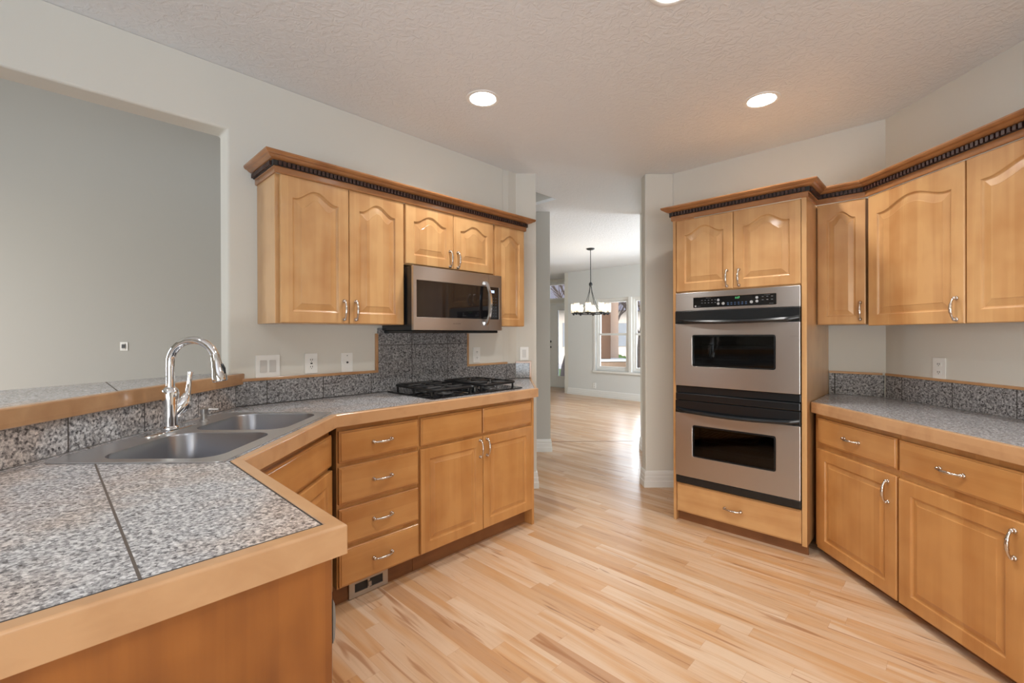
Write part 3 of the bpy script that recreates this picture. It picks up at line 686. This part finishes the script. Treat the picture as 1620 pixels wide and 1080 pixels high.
lv.build('lever_handle', CHROME, fa, smooth=True)
sd = thing('soap_dispenser', 'short brushed metal soap dispenser right of the faucet', 'soap dispenser', -1.300, 1.975, CT+.005)
MB().lathe([(.019, 0), (.019, .004), (.0125, .006), (.0125, .030), (.0165, .032), (.0175, .052), (.012, .056)], (0, 0, 0), 20).build('pump', plain('brushed_nickel_dark', (.5, .49, .48, 1), .3, 1), sd, smooth=True)
MB().tube([(0, 0, .047), (.03, .008, .049), (.052, .013, .047)], [.006, .0045, .004], 10).build('spout', plain('brushed_nickel', (.5, .49, .48, 1), .3, 1), sd, smooth=True)

# ------------------------------------------------------------------ gas cooktop
ck = thing('gas_cooktop', 'black gas cooktop with cast iron grates on the granite counter', 'cooktop', *xy(1.545, 2.135), CT+.001, 45)
KW, KD = .765, .50
MB().loft([[(a, b, 0) for a, b in rrect(0, KW, 0, KD, .012, 4)], [(a, b, .006) for a, b in rrect(0, KW, 0, KD, .012, 4)], [(a, b, .009) for a, b in rrect(.006, KW-.006, .006, KD-.006, .01, 4)]]).build('cooktop_base', BLACKG, ck, smooth=True)
for gx in (.035, .425):
    mb = MB(); gw, gd, gz = .305, .425, .046; y0 = .035
    lp = [(gx+a, y0+b, gz) for a, b in rrect(0, gw, 0, gd, .035, 5)]; mb.tube(lp+[lp[0], lp[1]], .0092, 8)
    mb.tube([(gx, y0+gd/2, gz), (gx+gw, y0+gd/2, gz)], .0080, 8)
    for cyy in (y0+gd*.25, y0+gd*.75):
        for k in range(8):
            a = k*PI/4; ux, uy = math.cos(a), math.sin(a); ext = min((gw/2)/max(abs(ux), 1e-3), (gd*.25)/max(abs(uy), 1e-3))*.96
            mb.tube([(gx+gw/2+ux*.022, cyy+uy*.022, gz+.002), (gx+gw/2+ux*ext, cyy+uy*ext, gz)], .0068, 6)
    for a, b in ((.004, .03), (gw-.004, .03), (.004, gd-.03), (gw-.004, gd-.03), (.004, gd/2), (gw-.004, gd/2)):
        mb.tube([(gx+a, y0+b, .008), (gx+a, y0+b, gz)], [.008, .006], 8)
    mb.build('grate', CAST, ck, smooth=True)
    for cyy, rb in ((y0+gd*.25, .045), (y0+gd*.75, .036)):
        o = MB().lathe([(rb+.016, .008), (rb+.014, .012), (rb*.9, .014), (rb*.88, .022), (rb*.7, .024)], (gx+gw/2, cyy, 0), 24).build('burner', plain('burner_alloy', (.10, .10, .10, 1), .4, .7), ck, smooth=True)
        MB().lathe([(rb*.8, .0245), (rb*.82, .030), (rb*.6, .033)], (gx+gw/2, cyy, 0), 24).build('burner_cap', CAST, o, smooth=True)
for k in range(4):
    MB().lathe([(.024, .008), (.024, .012), (.019, .014), (.017, .034), (.012, .036)], (.3825, .07+k*.062, 0), 20).build('knob', BLACKP, ck, smooth=True)

# ------------------------------------------------------------------ base cabinets on the left
BF = 2.08
ZC = CT-.0585
db = thing('base_cabinet', 'maple base cabinet with a stack of four drawers beside the sink corner', 'cabinet', *xy(.962, BF), 0, 45, 'maple base cabinets')
MB().box(0, .456, .0205, .575, .103, ZC-.001).build('body', WOODB, db, bevel=.001)
MB().box(.0, .456, .075, .09, 0, .102).build('toe_kick', TOE, db)
for z0, z1 in ((.706, .857), (.507, .684), (.310, .484), (.112, .287)): cab_drawer(db, .006, .450, z0, z1, hx=.232)
cb = thing('base_cabinet', 'maple base cabinet under the cooktop with two doors and blank drawer fronts', 'cabinet', *xy(1.42, BF), 0, 45, 'maple base cabinets')
MB().box(0, .922, .0205, .575, .103, ZC-.001).build('body', WOODB, cb, bevel=.001)
MB().box(.0, .922, .075, .09, 0, .102).build('toe_kick', TOE, cb)
MB().box(.9225, .944, .006, .575, 0, ZC-.001).build('end_panel', WOODB, cb, bevel=.001)
cab_drawer(cb, .010, .459, .706, .860, h=False, name='false_front'); cab_drawer(cb, .470, .918, .706, .860, h=False, name='false_front')
cab_door(cb, .006, .462, .113, .688, 0, WOODB, .437, .616, slope=.028); cab_door(cb, .467, .919, .113, .688, 0, WOODB, .494, .616, slope=.028)
# floor register in the toe kick
rg = thing('toe_kick_register', 'silver slotted heating register in the toe kick below the drawer stack', 'vent', *xy(1.045, 2.150), .002, 45)
MB().front([(0, 0), (.215, 0), (.215, .088), (0, .088)], [[(.03, .022), (.10, .022), (.10, .066), (.03, .066)], [(.112, .022), (.185, .022), (.185, .066), (.112, .066)]], -.006, .0).build('grille_frame', plain('register_metal', srgb(190, 180, 168), .35, .5), rg, bevel=.001)
MB().box(.025, .19, .0005, .003, .018, .07).build('grille_recess', SLOT, rg)
MB().box(.10, .118, -.014, -.006, .03, .055).build('damper_lever', plain('register_lever', srgb(170, 160, 150), .4, .5), rg, bevel=.002)
# sink base, set diagonally (front faces +X): local x = +Y, y = into cabinet (-X)
sb = thing('base_cabinet', 'diagonal maple sink base cabinet in the corner', 'cabinet', -.812, 1.395, 0, 90, 'maple base cabinets')
MB().prism([(.0, .0205), (.738, .0205), (.738, .56), (-.55, .56)], .103, .74).build('body', WOODB, sb)
MB().box(0, .752, .0205, .038, .741, ZC-.001).build('face_rail', WOODBH, sb, bevel=.001)
MB().box(0.02, .70, .08, .095, 0, .102).build('toe_kick', TOE, sb)
cab_drawer(sb, .06, .742, .700, .848, h=False, name='false_front'); cab_door(sb, .06, .398, .113, .682, 0, WOODB); cab_door(sb, .403, .742, .113, .682, 0, WOODB)
# peninsula end with panel, and the dishwasher beside it
pn = thing('peninsula_cabinet', 'peninsula base with a plain orange maple back panel in the near foreground', 'cabinet', *xy(-.98, .877), 0, 45)
MB().box(0, 1.372, 0, .019, 0, ZC-.001).build('back_panel', PANEL, pn, bevel=.001)
MB().prism([(.03, .020), (.745, .020), (.745, .60), (.60, .60)], 0, ZC-.001).build('body', WOODB, pn)
dw = thing('dishwasher', 'grey dishwasher edge just visible around the peninsula corner', 'dishwasher', *xy(.404, .900), 0, 135)
MB().box(0.0, .595, .022, .60, .10, .868).build('tub', GREYSTR, dw, bevel=.003)
MB().box(0.0, .595, 0.0, .021, .11, .868).build('door', GREYSTR, dw, bevel=.004)
MB().loft([[(.0, .0, .78), (.0, -.004, .77), (.0, -.006, .74), (.0, -.004, .70), (.0, 0, .69)], [(.595, .0, .78), (.595, -.004, .77), (.595, -.006, .74), (.595, -.004, .70), (.595, 0, .69)]]).build('handle', GREYSTR, dw, smooth=True)
MB().box(0.01, .585, .05, .07, 0, .098).build('toe_panel', BLACKP, dw)

# ------------------------------------------------------------------ oven tower (local x = viewer's right, y = into wall); origin at left front
UO, VL, VR = 3.116, 1.424, .611
tw = thing('oven_cabinet', 'tall maple oven cabinet with two arched doors and a bottom drawer', 'cabinet', *xy(UO, VL), 0, -45)
TWd = VL-VR; TD = .655
MB().box(0, .0205, 0, TD-.05, 0, 2.118).build('side_panel', WOOD, tw, bevel=.001)
MB().prism([(TWd-.026, 0), (TWd, 0), (TWd, TD-.001), (TWd-.026, TD-.001)], .058, 2.118).build('side_panel', WOOD, tw, bevel=.001)
MB().box(.0215, TWd-.027, .021, TD-.05, 1.604, 2.118).build('upper_box', WOOD, tw)
MB().box(.0215, TWd-.027, .021, TD-.05, .062, .268).build('lower_box', WOOD, tw)
MB().box(.0215, TWd-.027, .30, TD-.05, .27, 1.603).build('oven_bay', DARK, tw)
MB().box(.0215, TWd-.001, .036, .05, 0, .057).build('toe_kick', TOE, tw)
cab_door(tw, .024, .4025, 1.612, 2.112, .050, hx=.367, hz=1.680, rail=.105)
cab_door(tw, .4055, TWd-.029, 1.612, 2.112, .050, hx=.441, hz=1.680, rail=.105)
cab_drawer(tw, .024, TWd-.029, .068, .268, WOODH, hx=.40)
# double oven
ov = thing('double_wall_oven', 'stainless double wall oven with black door handles in the tall cabinet', 'oven', *xy(UO-.006, VL-.0235), .27, -45)
OW = .760; z = lambda a: a-.27
ENAMEL = plain('oven_enamel', (.05, .048, .05, 1), .35, noise=.3, nscale=40)
mb = MB(); mb.front([(.004, 0), (OW-.004, 0), (OW-.004, z(1.600)), (.004, z(1.600))], [[(.08, z(1.06)), (OW-.08, z(1.06)), (OW-.08, z(1.34)), (.08, z(1.34))], [(.08, z(.44)), (OW-.08, z(.44)), (OW-.08, z(.72)), (.08, z(.72))]], .03, .26)
mb.build('chassis', ENAMEL, ov); MB().box(.004, OW-.004, .2605, .27, 0, z(1.600)).build('back_wall', ENAMEL, ov)
RK = plain('rack_wire', (.55, .53, .5, 1), .3, 1)
for zr in (1.145, 1.235, .53, .61):
    mb = MB(); mb.tube([(.085, .045, z(zr)), (OW-.085, .045, z(zr))], .004, 8); mb.tube([(.085, .25, z(zr)), (OW-.085, .25, z(zr))], .004, 8)
    for k in range(19): mb.tube([(.1+k*.031, .045, z(zr)+.004), (.1+k*.031, .25, z(zr)+.004)], .0022, 6)
    mb.build('oven_rack', RK, ov, smooth=True)
cp = MB().front([(0, z(1.476)), (OW, z(1.476)), (OW, z(1.602)), (0, z(1.602))], [rrect(.124, .633, z(1.495), z(1.564), .004, 3)], -.004, .028).build('control_panel', STEEL, ov, bevel=.003)
MB().box(.1245, .6325, .0, .01, z(1.4955), z(1.5635)).build('control_glass', BLACKG, cp)
MB().lathe([(.0065, 0), (.0065, -.0008), (.003, -.001)], (.139, -.0002, z(1.506)), 16, 'y').build('emblem', BADGE, cp)
for (bx, bz, r) in ((.290, 1.541, .0085), (.290, 1.517, .0085), (.321, 1.516, .0095), (.492, 1.518, .0095), (.524, 1.544, .0085), (.524, 1.521, .0085)):
    MB().lathe([(r, 0), (r, -.001), (r*.7, -.0014)], (0, 0, 0), 16, 'y').build('round_key', BADGE, cp, (bx, -.0002, z(bz)))
PRT = plain('grey_print', srgb(120, 124, 128), .4)
def keyset(name, mat, xs, zs, w, h_):
    src = None
    for zz in zs:
        for xx in xs:
            if src is None: src = MB().box(0, w, -.001, 0, 0, h_).build(name, mat, cp, (xx, 0, z(zz)))
            else:
                o = src.copy(); C.objects.link(o); o.parent = cp; o.location = (xx, 0, z(zz))
keyset('key_print', PRT, [.178+k*.022 for k in range(5)], (1.524, 1.542), .009, .003)
keyset('key_print', PRT, [.552+k*.026 for k in range(3)], (1.526, 1.546), .010, .0035)
keyset('printed_line', PRT, (.21, .565), (1.557,), .032, .0015)
keyset('printed_line', PRT, (.152, .594), (1.5035,), .022, .0015)
keyset('touch_pad', BLUEP, [.345+k*.022 for k in range(6)], (1.506, 1.517), .011, .005)
textobj('clock_display', '3:57', .017, GREENLED, cp, (.408, -.0006, z(1.549)), (PI/2, 0, 0))
def oven_door(z0, z1, hz0, hz1, wz0, wz1, extra=None):
    d = MB().front([(0, z0), (OW, z0), (OW, z1), (0, z1)], [rrect(.121, .630, wz0, wz1, .012, 4)], -.014, .028).build('oven_door', STEEL, ov, bevel=.003)
    MB().front(rrect(.1215, .6295, wz0+.0005, wz1-.0005, .0115, 4), [rrect(.129, .622, wz0+.008, wz1-.008, .008, 4)], -.0155, .002).build('window_gasket', BLACKP, d)
    MB().box(.126, .625, -.008, .0, wz0+.004, wz1-.004).build('window', OVENG, d)
    # full width black handle rail with a bowed grip
    hb = MB().box(0, OW, -.012, .028, z1+.001, hz1)
    hb.build('handle_backing', BLACKP, d, bevel=.002)
    rings = []
    for i in range(21):
        t = i/20; x = .004+(OW-.008)*t; b = math.sin(PI*t)**.5; yy = -.014-.042*b; zz = z1+.030-.022*b
        h2 = .026
        rings.append([(x, yy+.012, zz-h2*.5), (x, yy, zz-h2*.42), (x, yy-.004, zz), (x, yy, zz+h2*.42), (x, yy+.012, zz+h2*.5)])
    MB().loft(rings).build('handle', BLACKP, d, smooth=True)
    return d
oven_door(z(.957), z(1.386), 0, z(1.474), z(1.095), z(1.309))
oven_door(z(.328), z(.768), 0, z(.853), z(.474), z(.690))
MB().box(0, OW, -.010, .028, z(.856), z(.905)).build('vent_trim', BLACKP, ov, bevel=.006)
MB().box(0, OW, .0, .028, z(.907), z(.955)).build('vent_trim', BLACKP, ov, bevel=.004)
MB().box(0, OW, -.006, .028, z(.276), z(.325)).build('bottom_trim', BLACKP, ov, bevel=.004)

# ------------------------------------------------------------------ right uppers
ur = thing('wall_cabinet', 'narrow angled maple wall cabinet between the oven tower and right run', 'cabinet', *xy(3.37, .6095), 1.370, -45, 'maple wall cabinets')
h = 2.118-1.370
# body footprint in local coordinates (x = -v, y = +u)
MB().prism([(0, .0205), (.245, .0205), (.295, .15), (.30, .40), (0, .40)], 0, h).build('body', WOOD, ur)
cab_door(ur, .006, .246, .002, h-.003, .042, hx=.220, hz=.080, rail=.10, st=.048, slope=.024)
def ucr(label, ya, yb, hnd, first=True):
    t = thing('wall_cabinet', label, 'cabinet', 2.128, ya, 1.365, -90, 'maple wall cabinets')
    MB().box(0, ya-yb, .0205, .322, 0, h+.005).build('body', WOOD, t, bevel=.001)
    return t
c = ucr('wide maple wall cabinet over the right counter, cut by the right frame edge', 2.632, 1.485, 0)
cab_door(c, .006, .564, -.004, h+.002, .052, hx=.528, hz=.066, rail=.112, st=.062)
cab_door(c, .572, 1.135, -.004, h+.002, .052, hx=1.10, hz=.066, rail=.112, st=.062)
crown('darker maple crown moulding with dark dentil bead over oven tower and right cabinets', [xy(3.70, VL), xy(UO, VL), xy(UO, VR), xy(3.37, VR), (2.128, 2.638), (2.128, 1.485)][::1])

# ------------------------------------------------------------------ right base run
CR = .905
rc = thing('countertop', 'grey granite tile countertop with maple edge on the right run', 'countertop', 0, 0, CR-.060)
ptA = (1.829+.03, 2.7225); s_ = VR
inn = [(1.860, 1.860+.605*R2), xy(3.762, .605), (2.441, 2.879), (2.441, .55), (1.860, .55)]
MB().prism(inn, .018, .060).build('granite_tiles', GR_TOPR, rc)
MB().prism(inn, 0, .017).build('substrate', TOE, rc)
MB().prism([(1.829, 1.829+.605*R2), (1.858, 1.858+.605*R2), (1.858, .55), (1.829, .55)], 0, .061).build('maple_edge', EDGE, rc, bevel=.002)
rs_ = thing('backsplash', 'dark granite tile backsplash strip with maple cap on the right wall', 'backsplash', 0, 0, 0)
mb = MB(); mb.box(2.441, 2.4525, .55, 2.872, CR+.001, 1.045)
mb.prism([xy(3.762, .606), xy(3.7735, .606), xy(3.7735, .312), xy(3.762, .318)], CR+.001, 1.045); mb.build('tiles', GR_RIGHT, rs_)
MB().box(2.436, 2.4525, .55, 2.870, 1.0455, 1.060).build('maple_trim', EDGE, rs_, bevel=.0015)
MB().prism([xy(3.757, .606), xy(3.7735, .606), xy(3.7735, .320), xy(3.757, .330)], 1.0455, 1.060).build('maple_trim', EDGE, rs_, bevel=.0015)
ZR = CR-.0605
def bcr(label, ya, yb, left_stile=0):
    t = thing('base_cabinet', label, 'cabinet', 1.852, ya, 0, -90, 'maple base cabinets')
    w = ya-yb
    return t, w
t, w = bcr('maple base cabinet nearest the oven tower, one drawer over one door', 2.722, 2.1165)
MB().prism([(0.018, .0205), (w, .0205), (w, .585), (-.165, .585), (-.33, .41)], .048, ZR-.001).build('body', WOODB, t)
MB().box(.03, w, .06, .075, 0, .0475).build('toe_kick', TOE, t)
cab_drawer(t, .054, .600, .667, .817, hx=.325); cab_door(t, .054, .600, .046, .637, 0, WOODB, .556, .550, st=.062)
t, w = bcr('wide maple base cabinet on the right, long drawer over a large door', 2.1155, 1.5835)
MB().box(0.0005, w, .0205, .585, .048, ZR-.001).build('body', WOODB, t); MB().box(0, w, .06, .075, 0, .0475).build('toe_kick', TOE, t)
cab_drawer(t, .006, .527, .664, .814, hx=.262); cab_door(t, .006, .527, .046, .632, 0, WOODB, .496, .546, st=.062)
t, w = bcr('maple base cabinet only just visible at the right frame edge', 1.5825, .98)
MB().box(0, w, .0205, .585, .048, ZR-.001).build('body', WOODB, t); MB().box(0, w, .06, .075, 0, .0475).build('toe_kick', TOE, t)
cab_drawer(t, .006, .594, .664, .814); cab_door(t, .006, .594, .046, .632, 0, WOODB, .045, .546, st=.062)

# ------------------------------------------------------------------ wall plates
def plate_at(name, label, cat, x, y, zc, deg, w, h_, kind):
    t = thing(name, label, cat, x, y, zc, deg)
    MB().front(rrect(-w/2, w/2, -h_/2, h_/2, .004, 3), [], -.006, 0).build('cover_plate', WHITEP, t, bevel=.0015)
    if kind == 'duplex':
        for dz in (-.0225, .0225):
            o = MB().front(rrect(-.016, .016, dz-.0135, dz+.0135, .009, 4), [], -.0085, -.0062).build('receptacle', WHITEP, t)
            m_ = MB()
            for dx in (-.007, .004): m_.box(dx, dx+.003, -.0092, -.0087, dz-.003, dz+.007)
            m_.box(-.002, .002, -.0092, -.0087, dz-.010, dz-.006); m_.build('slots', SLOT, o)
    elif kind == 'jack':
        MB().lathe([(.006, -.0062), (.006, -.012), (.003, -.014)], (0, 0, 0), 12, 'y').build('coax_jack', SLOT, t)
        MB().lathe([(.003, -.0062), (.003, -.0068), (.001, -.007)], (0, 0, .042), 8, 'y').build('screw', SLOT, t)
    elif kind == 'gfci':
        o = MB().front(rrect(-.0165, .0165, -.033, .033, .003, 3), [], -.0085, -.0062).build('receptacle', WHITEP, t)
        m_ = MB()
        for dz in (-.02, .02):
            for dx in (-.007, .004): m_.box(dx, dx+.003, -.0092, -.0087, dz-.003, dz+.006)
            m_.box(-.002, .002, -.0092, -.0087, dz-.011, dz-.007)
        m_.box(-.006, .006, -.0095, -.0087, -.004, .004); m_.build('slots', SLOT, o)
    else:
        k = 2 if kind == 'double' else 1
        for i in range(k):
            cx = 0 if k == 1 else (-.023+.046*i)
            MB().front(rrect(cx-.0165, cx+.0165, -.033, .033, .003, 3), [], -.0095, -.0062).build('rocker', plain('rocker_white', srgb(205, 203, 198), .3), t, bevel=.001)
    return t
plate_at('light_switch', 'double rocker light switch left of the granite cooktop splash', 'light switch', *xy(.845, 2.6795), 1.148, 45, .122, .120, 'double')
plate_at('power_outlet', 'white outlet between the double switch and the jack plate', 'outlet', *xy(1.078, 2.6795), 1.152, 45, .072, .115, 'gfci')
plate_at('wall_jack', 'white jack plate with one dark port beside the maple splash trim', 'wall jack', *xy(1.296, 2.6795), 1.148, 45, .072, .118, 'jack')
plate_at('power_outlet', 'white outlet right of the microwave, beside the granite splash', 'outlet', *xy(2.358, 2.6795), 1.158, 45, .072, .118, 'duplex')
plate_at('light_switch', 'single rocker light switch by the hall corner above the counter end', 'light switch', .163, 3.8845, 1.153, 0, .072, .112, 'single')
plate_at('power_outlet', 'white outlet above the right counter', 'outlet', 2.4525, 2.52, 1.118, -90, .074, .118, 'duplex')
plate_at('power_outlet', 'small outlet low on the wall below the dining window', 'outlet', *xy(UW-.0005, 5.43), .235, -45, .075, .12, 'duplex')
lp = plate_at('wall_jack', 'small square media plate on the grey living room wall', 'wall jack', -4.225, 5.0895, 1.20, 0, .085, .095, 'none2')
MB().prism([(-.02, -.012), (.02, -.012), (.0, -.007)], -.02, .022).build('cable_cover', SLOT, lp)

# ------------------------------------------------------------------ recessed lights
lights = [(-.126, 2.656, 'recessed ceiling light above the cooktop side of the room'), (1.519, 2.656, 'recessed ceiling light in front of the oven tower'), (.673, 1.80, 'recessed ceiling light cut off by the top frame edge'),
          (-1.75, .55, 'recessed ceiling light over the peninsula, outside the frame'), (1.519, .95, 'recessed ceiling light over the right counter, outside the frame'), (.2, -.9, 'recessed ceiling light behind the viewpoint')]
proto = None
for x, y, lab in lights:
    if proto is None:
        t = thing('recessed_light', lab, 'ceiling light', x, y, HC, 0, 'recessed ceiling lights')
        a = MB().lathe([(.098, 0), (.096, -.004), (.082, -.006), (.076, -.003), (.076, -.0005)], (0, 0, 0), 40).build('trim_ring', WHITEP, t, smooth=True)
        b = MB().lathe([(.074, -.0005), (.072, -.004), (.05, -.005), (.001, -.0052)], (0, 0, 0), 40).build('diffuser', LAMP, t, smooth=True)
        proto = t, a, b
    else:
        t = proto[0].copy(); C.objects.link(t); t.location = (x, y, HC); t['label'] = lab
        for q in proto[1:]:
            w_ = q.copy(); C.objects.link(w_); w_.parent = t
    ld = bpy.data.lights.new('recessed_lamp', 'AREA'); ld.shape = 'DISK'; ld.size = .13; ld.energy = 12; ld.color = (1, .97, .935); ld.spread = math.radians(135)
    lo = bpy.data.objects.new('recessed_lamp', ld); C.objects.link(lo); lo.location = (x, y, HC-.012)

# ------------------------------------------------------------------ chandelier
ch = thing('chandelier', 'iron ring chandelier with eight lit glass shades in the dining room', 'chandelier', 1.377, 7.27, HC)
MB().lathe([(.065, 0), (.065, -.012), (.045, -.022), (.01, -.026)], (0, 0, 0), 24).build('canopy', IRON, ch, smooth=True)
MB().tube([(0, 0, -.02), (0, 0, -.55)], .006, 8).build('stem', IRON, ch)
MB().lathe([(.008, -.54), (.024, -.555), (.03, -.575), (.024, -.60), (.01, -.615)], (0, 0, 0), 16).build('hub', IRON, ch, smooth=True)
CRD = .275; ZRg = -1.045
rg_ = MB(); pts = [(CRD*math.cos(2*PI*k/40), CRD*math.sin(2*PI*k/40), ZRg) for k in range(42)]; rg_.tube(pts, .009, 8)
rg_.build('ring', IRON, ch, smooth=True)
for k in range(4):
    a = 2*PI*(k+.25)/4
    pp = [(.012*math.cos(a), .012*math.sin(a), -.60), (.03*math.cos(a), .03*math.sin(a), -.70), (.10*math.cos(a), .10*math.sin(a), -.90), (CRD*math.cos(a), CRD*math.sin(a), ZRg)]
    MB().tube(pp, .005, 6).build('arm', IRON, ch, smooth=True)
for k in range(8):
    a = 2*PI*(k+.5)/8+.06; x, y = CRD*math.cos(a), CRD*math.sin(a)
    cu = MB().lathe([(.014, -.025), (.022, 0), (.045, .008), (.045, .014), (.012, .016), (.012, .05)], (x, y, ZRg), 16).build('candle_cup', IRON, ch, smooth=True)
    MB().lathe([(.044, .015), (.044, .16)], (x, y, ZRg), 20)
    g_ = MB(); g_.loft([[(x+.044*math.cos(2*PI*i/20), y+.044*math.sin(2*PI*i/20), ZRg+hh) for i in range(20)] for hh in (.015, .16)], True, False, False)
    g_.build('glass_shade', SHADE, cu, smooth=True)
    MB().lathe([(.008, .05), (.017, .075), (.019, .095), (.012, .12), (.002, .135)], (x, y, ZRg), 12).build('bulb', BULB, cu, smooth=True)
pl_ = bpy.data.lights.new('chandelier_glow', 'POINT'); pl_.energy = 10; pl_.color = (1, .86, .68); pl_.shadow_soft_size = .25
po = bpy.data.objects.new('chandelier_glow', pl_); C.objects.link(po); po.location = (1.377, 7.27, HC-.78)

# ------------------------------------------------------------------ outside
struct(MB().plate([(-30, 11.0), (2.9, 11.0), (6.0, 7.0), (30, 7.0), (40, 45), (-30, 45)], [], -.35, -.25).build('ground', CONC), 'pale paved ground outside the dining windows')
gr = MB().plate([(-6, 15), (3.6, 15.0), (9, 13.5), (14, 17), (12, 20), (-6, 20)], [], -.249, -.20).build('lawn', GRASS); tag(gr, 'strip of green lawn beyond the porch', 'lawn')
pc = thing('porch_column', 'porch column, shaded side brown and lit side tan, with stone base outside the dining window', 'column', 2.15, 10.95, -.25)
MB().box(.02, .42, .05, .35, .97, 3.6).build('shaded_shaft', STUCCOB, pc, bevel=.01)
MB().box(.50, .74, .55, .85, .0, 3.6).build('lit_shaft', STUCCO, pc, bevel=.01)
MB().box(0, .82, 0, .50, 0, .90).build('stone_base', STONE, pc, bevel=.02)
MB().box(-.03, .85, -.03, .53, .905, .965).build('base_cap', CONC, pc, bevel=.008)
def branchy(mb, p, d, L, r, depth):
    n = 4; pts = [p]; rs = [r]
    for i in range(n):
        d = (d+Vector((random.uniform(-.16, .16), random.uniform(-.16, .16), random.uniform(-.02, .12)))).normalized()
        p = p+d*L/n; pts.append(p); rs.append(r*(1-.4*(i+1)/n))
        if depth > 0 and i >= 1:
            for _ in range(2):
                a = random.uniform(0, 2*PI); q = (d+Vector((math.cos(a), math.sin(a), .25))*random.uniform(.5, .9)).normalized()
                branchy(mb, p, q, L*random.uniform(.5, .7), r*.5, depth-1)
    mb.tube(pts, rs, 5)
for i, (x, y, hgt, lab) in enumerate(((3.55, 15.2, 2.6, 'bare grey tree outside, seen in the left dining window'), (5.1, 17.0, 2.9, 'bare tree outside, seen in the right dining window'), (1.75, 14.0, 2.4, 'bare tree seen through the glass of the entry door'))):
    t = thing('bare_tree', lab, 'tree', x, y, -.25, 0, 'bare trees outside'); mb = MB(); branchy(mb, Vector((0, 0, 0)), Vector((.05, 0, 1)), hgt, .10, 3); mb.build('branches', BARK, t)
hs = thing('neighbour_house', 'pale neighbouring house with grey roof beyond the lawn', 'house', 9.0, 26.0, -.25, 12)
MB().box(-7, 6, 0, 6, 0, 2.9).build('walls', plain('house_siding', srgb(214, 206, 196), .8, noise=.05), hs)
MB().loft([[(-7.4, -.5, 2.9), (-7.4, 6.5, 2.9), (-7.4, 3, 5.6)], [(6.4, -.5, 2.9), (6.4, 6.5, 2.9), (6.4, 3, 5.6)]]).build('roof', ROOFM, hs)
for k in range(4): MB().box(-6+k*3.0, -4.8+k*3.0, -.05, 0, .9, 2.2).build('window', plain('house_window', srgb(150, 158, 166), .2), hs)
bs = thing('shrub', 'round bright green shrub beyond the porch', 'shrub', 4.05, 16.2, -.22)
mb = MB(); bmesh.ops.create_icosphere(mb.bm, subdivisions=4, radius=.42)
for v in mb.bm.verts: v.co *= 1+random.uniform(-.10, .10); v.co.z = v.co.z*.9+.42
mb.build('foliage', LEAF, bs)
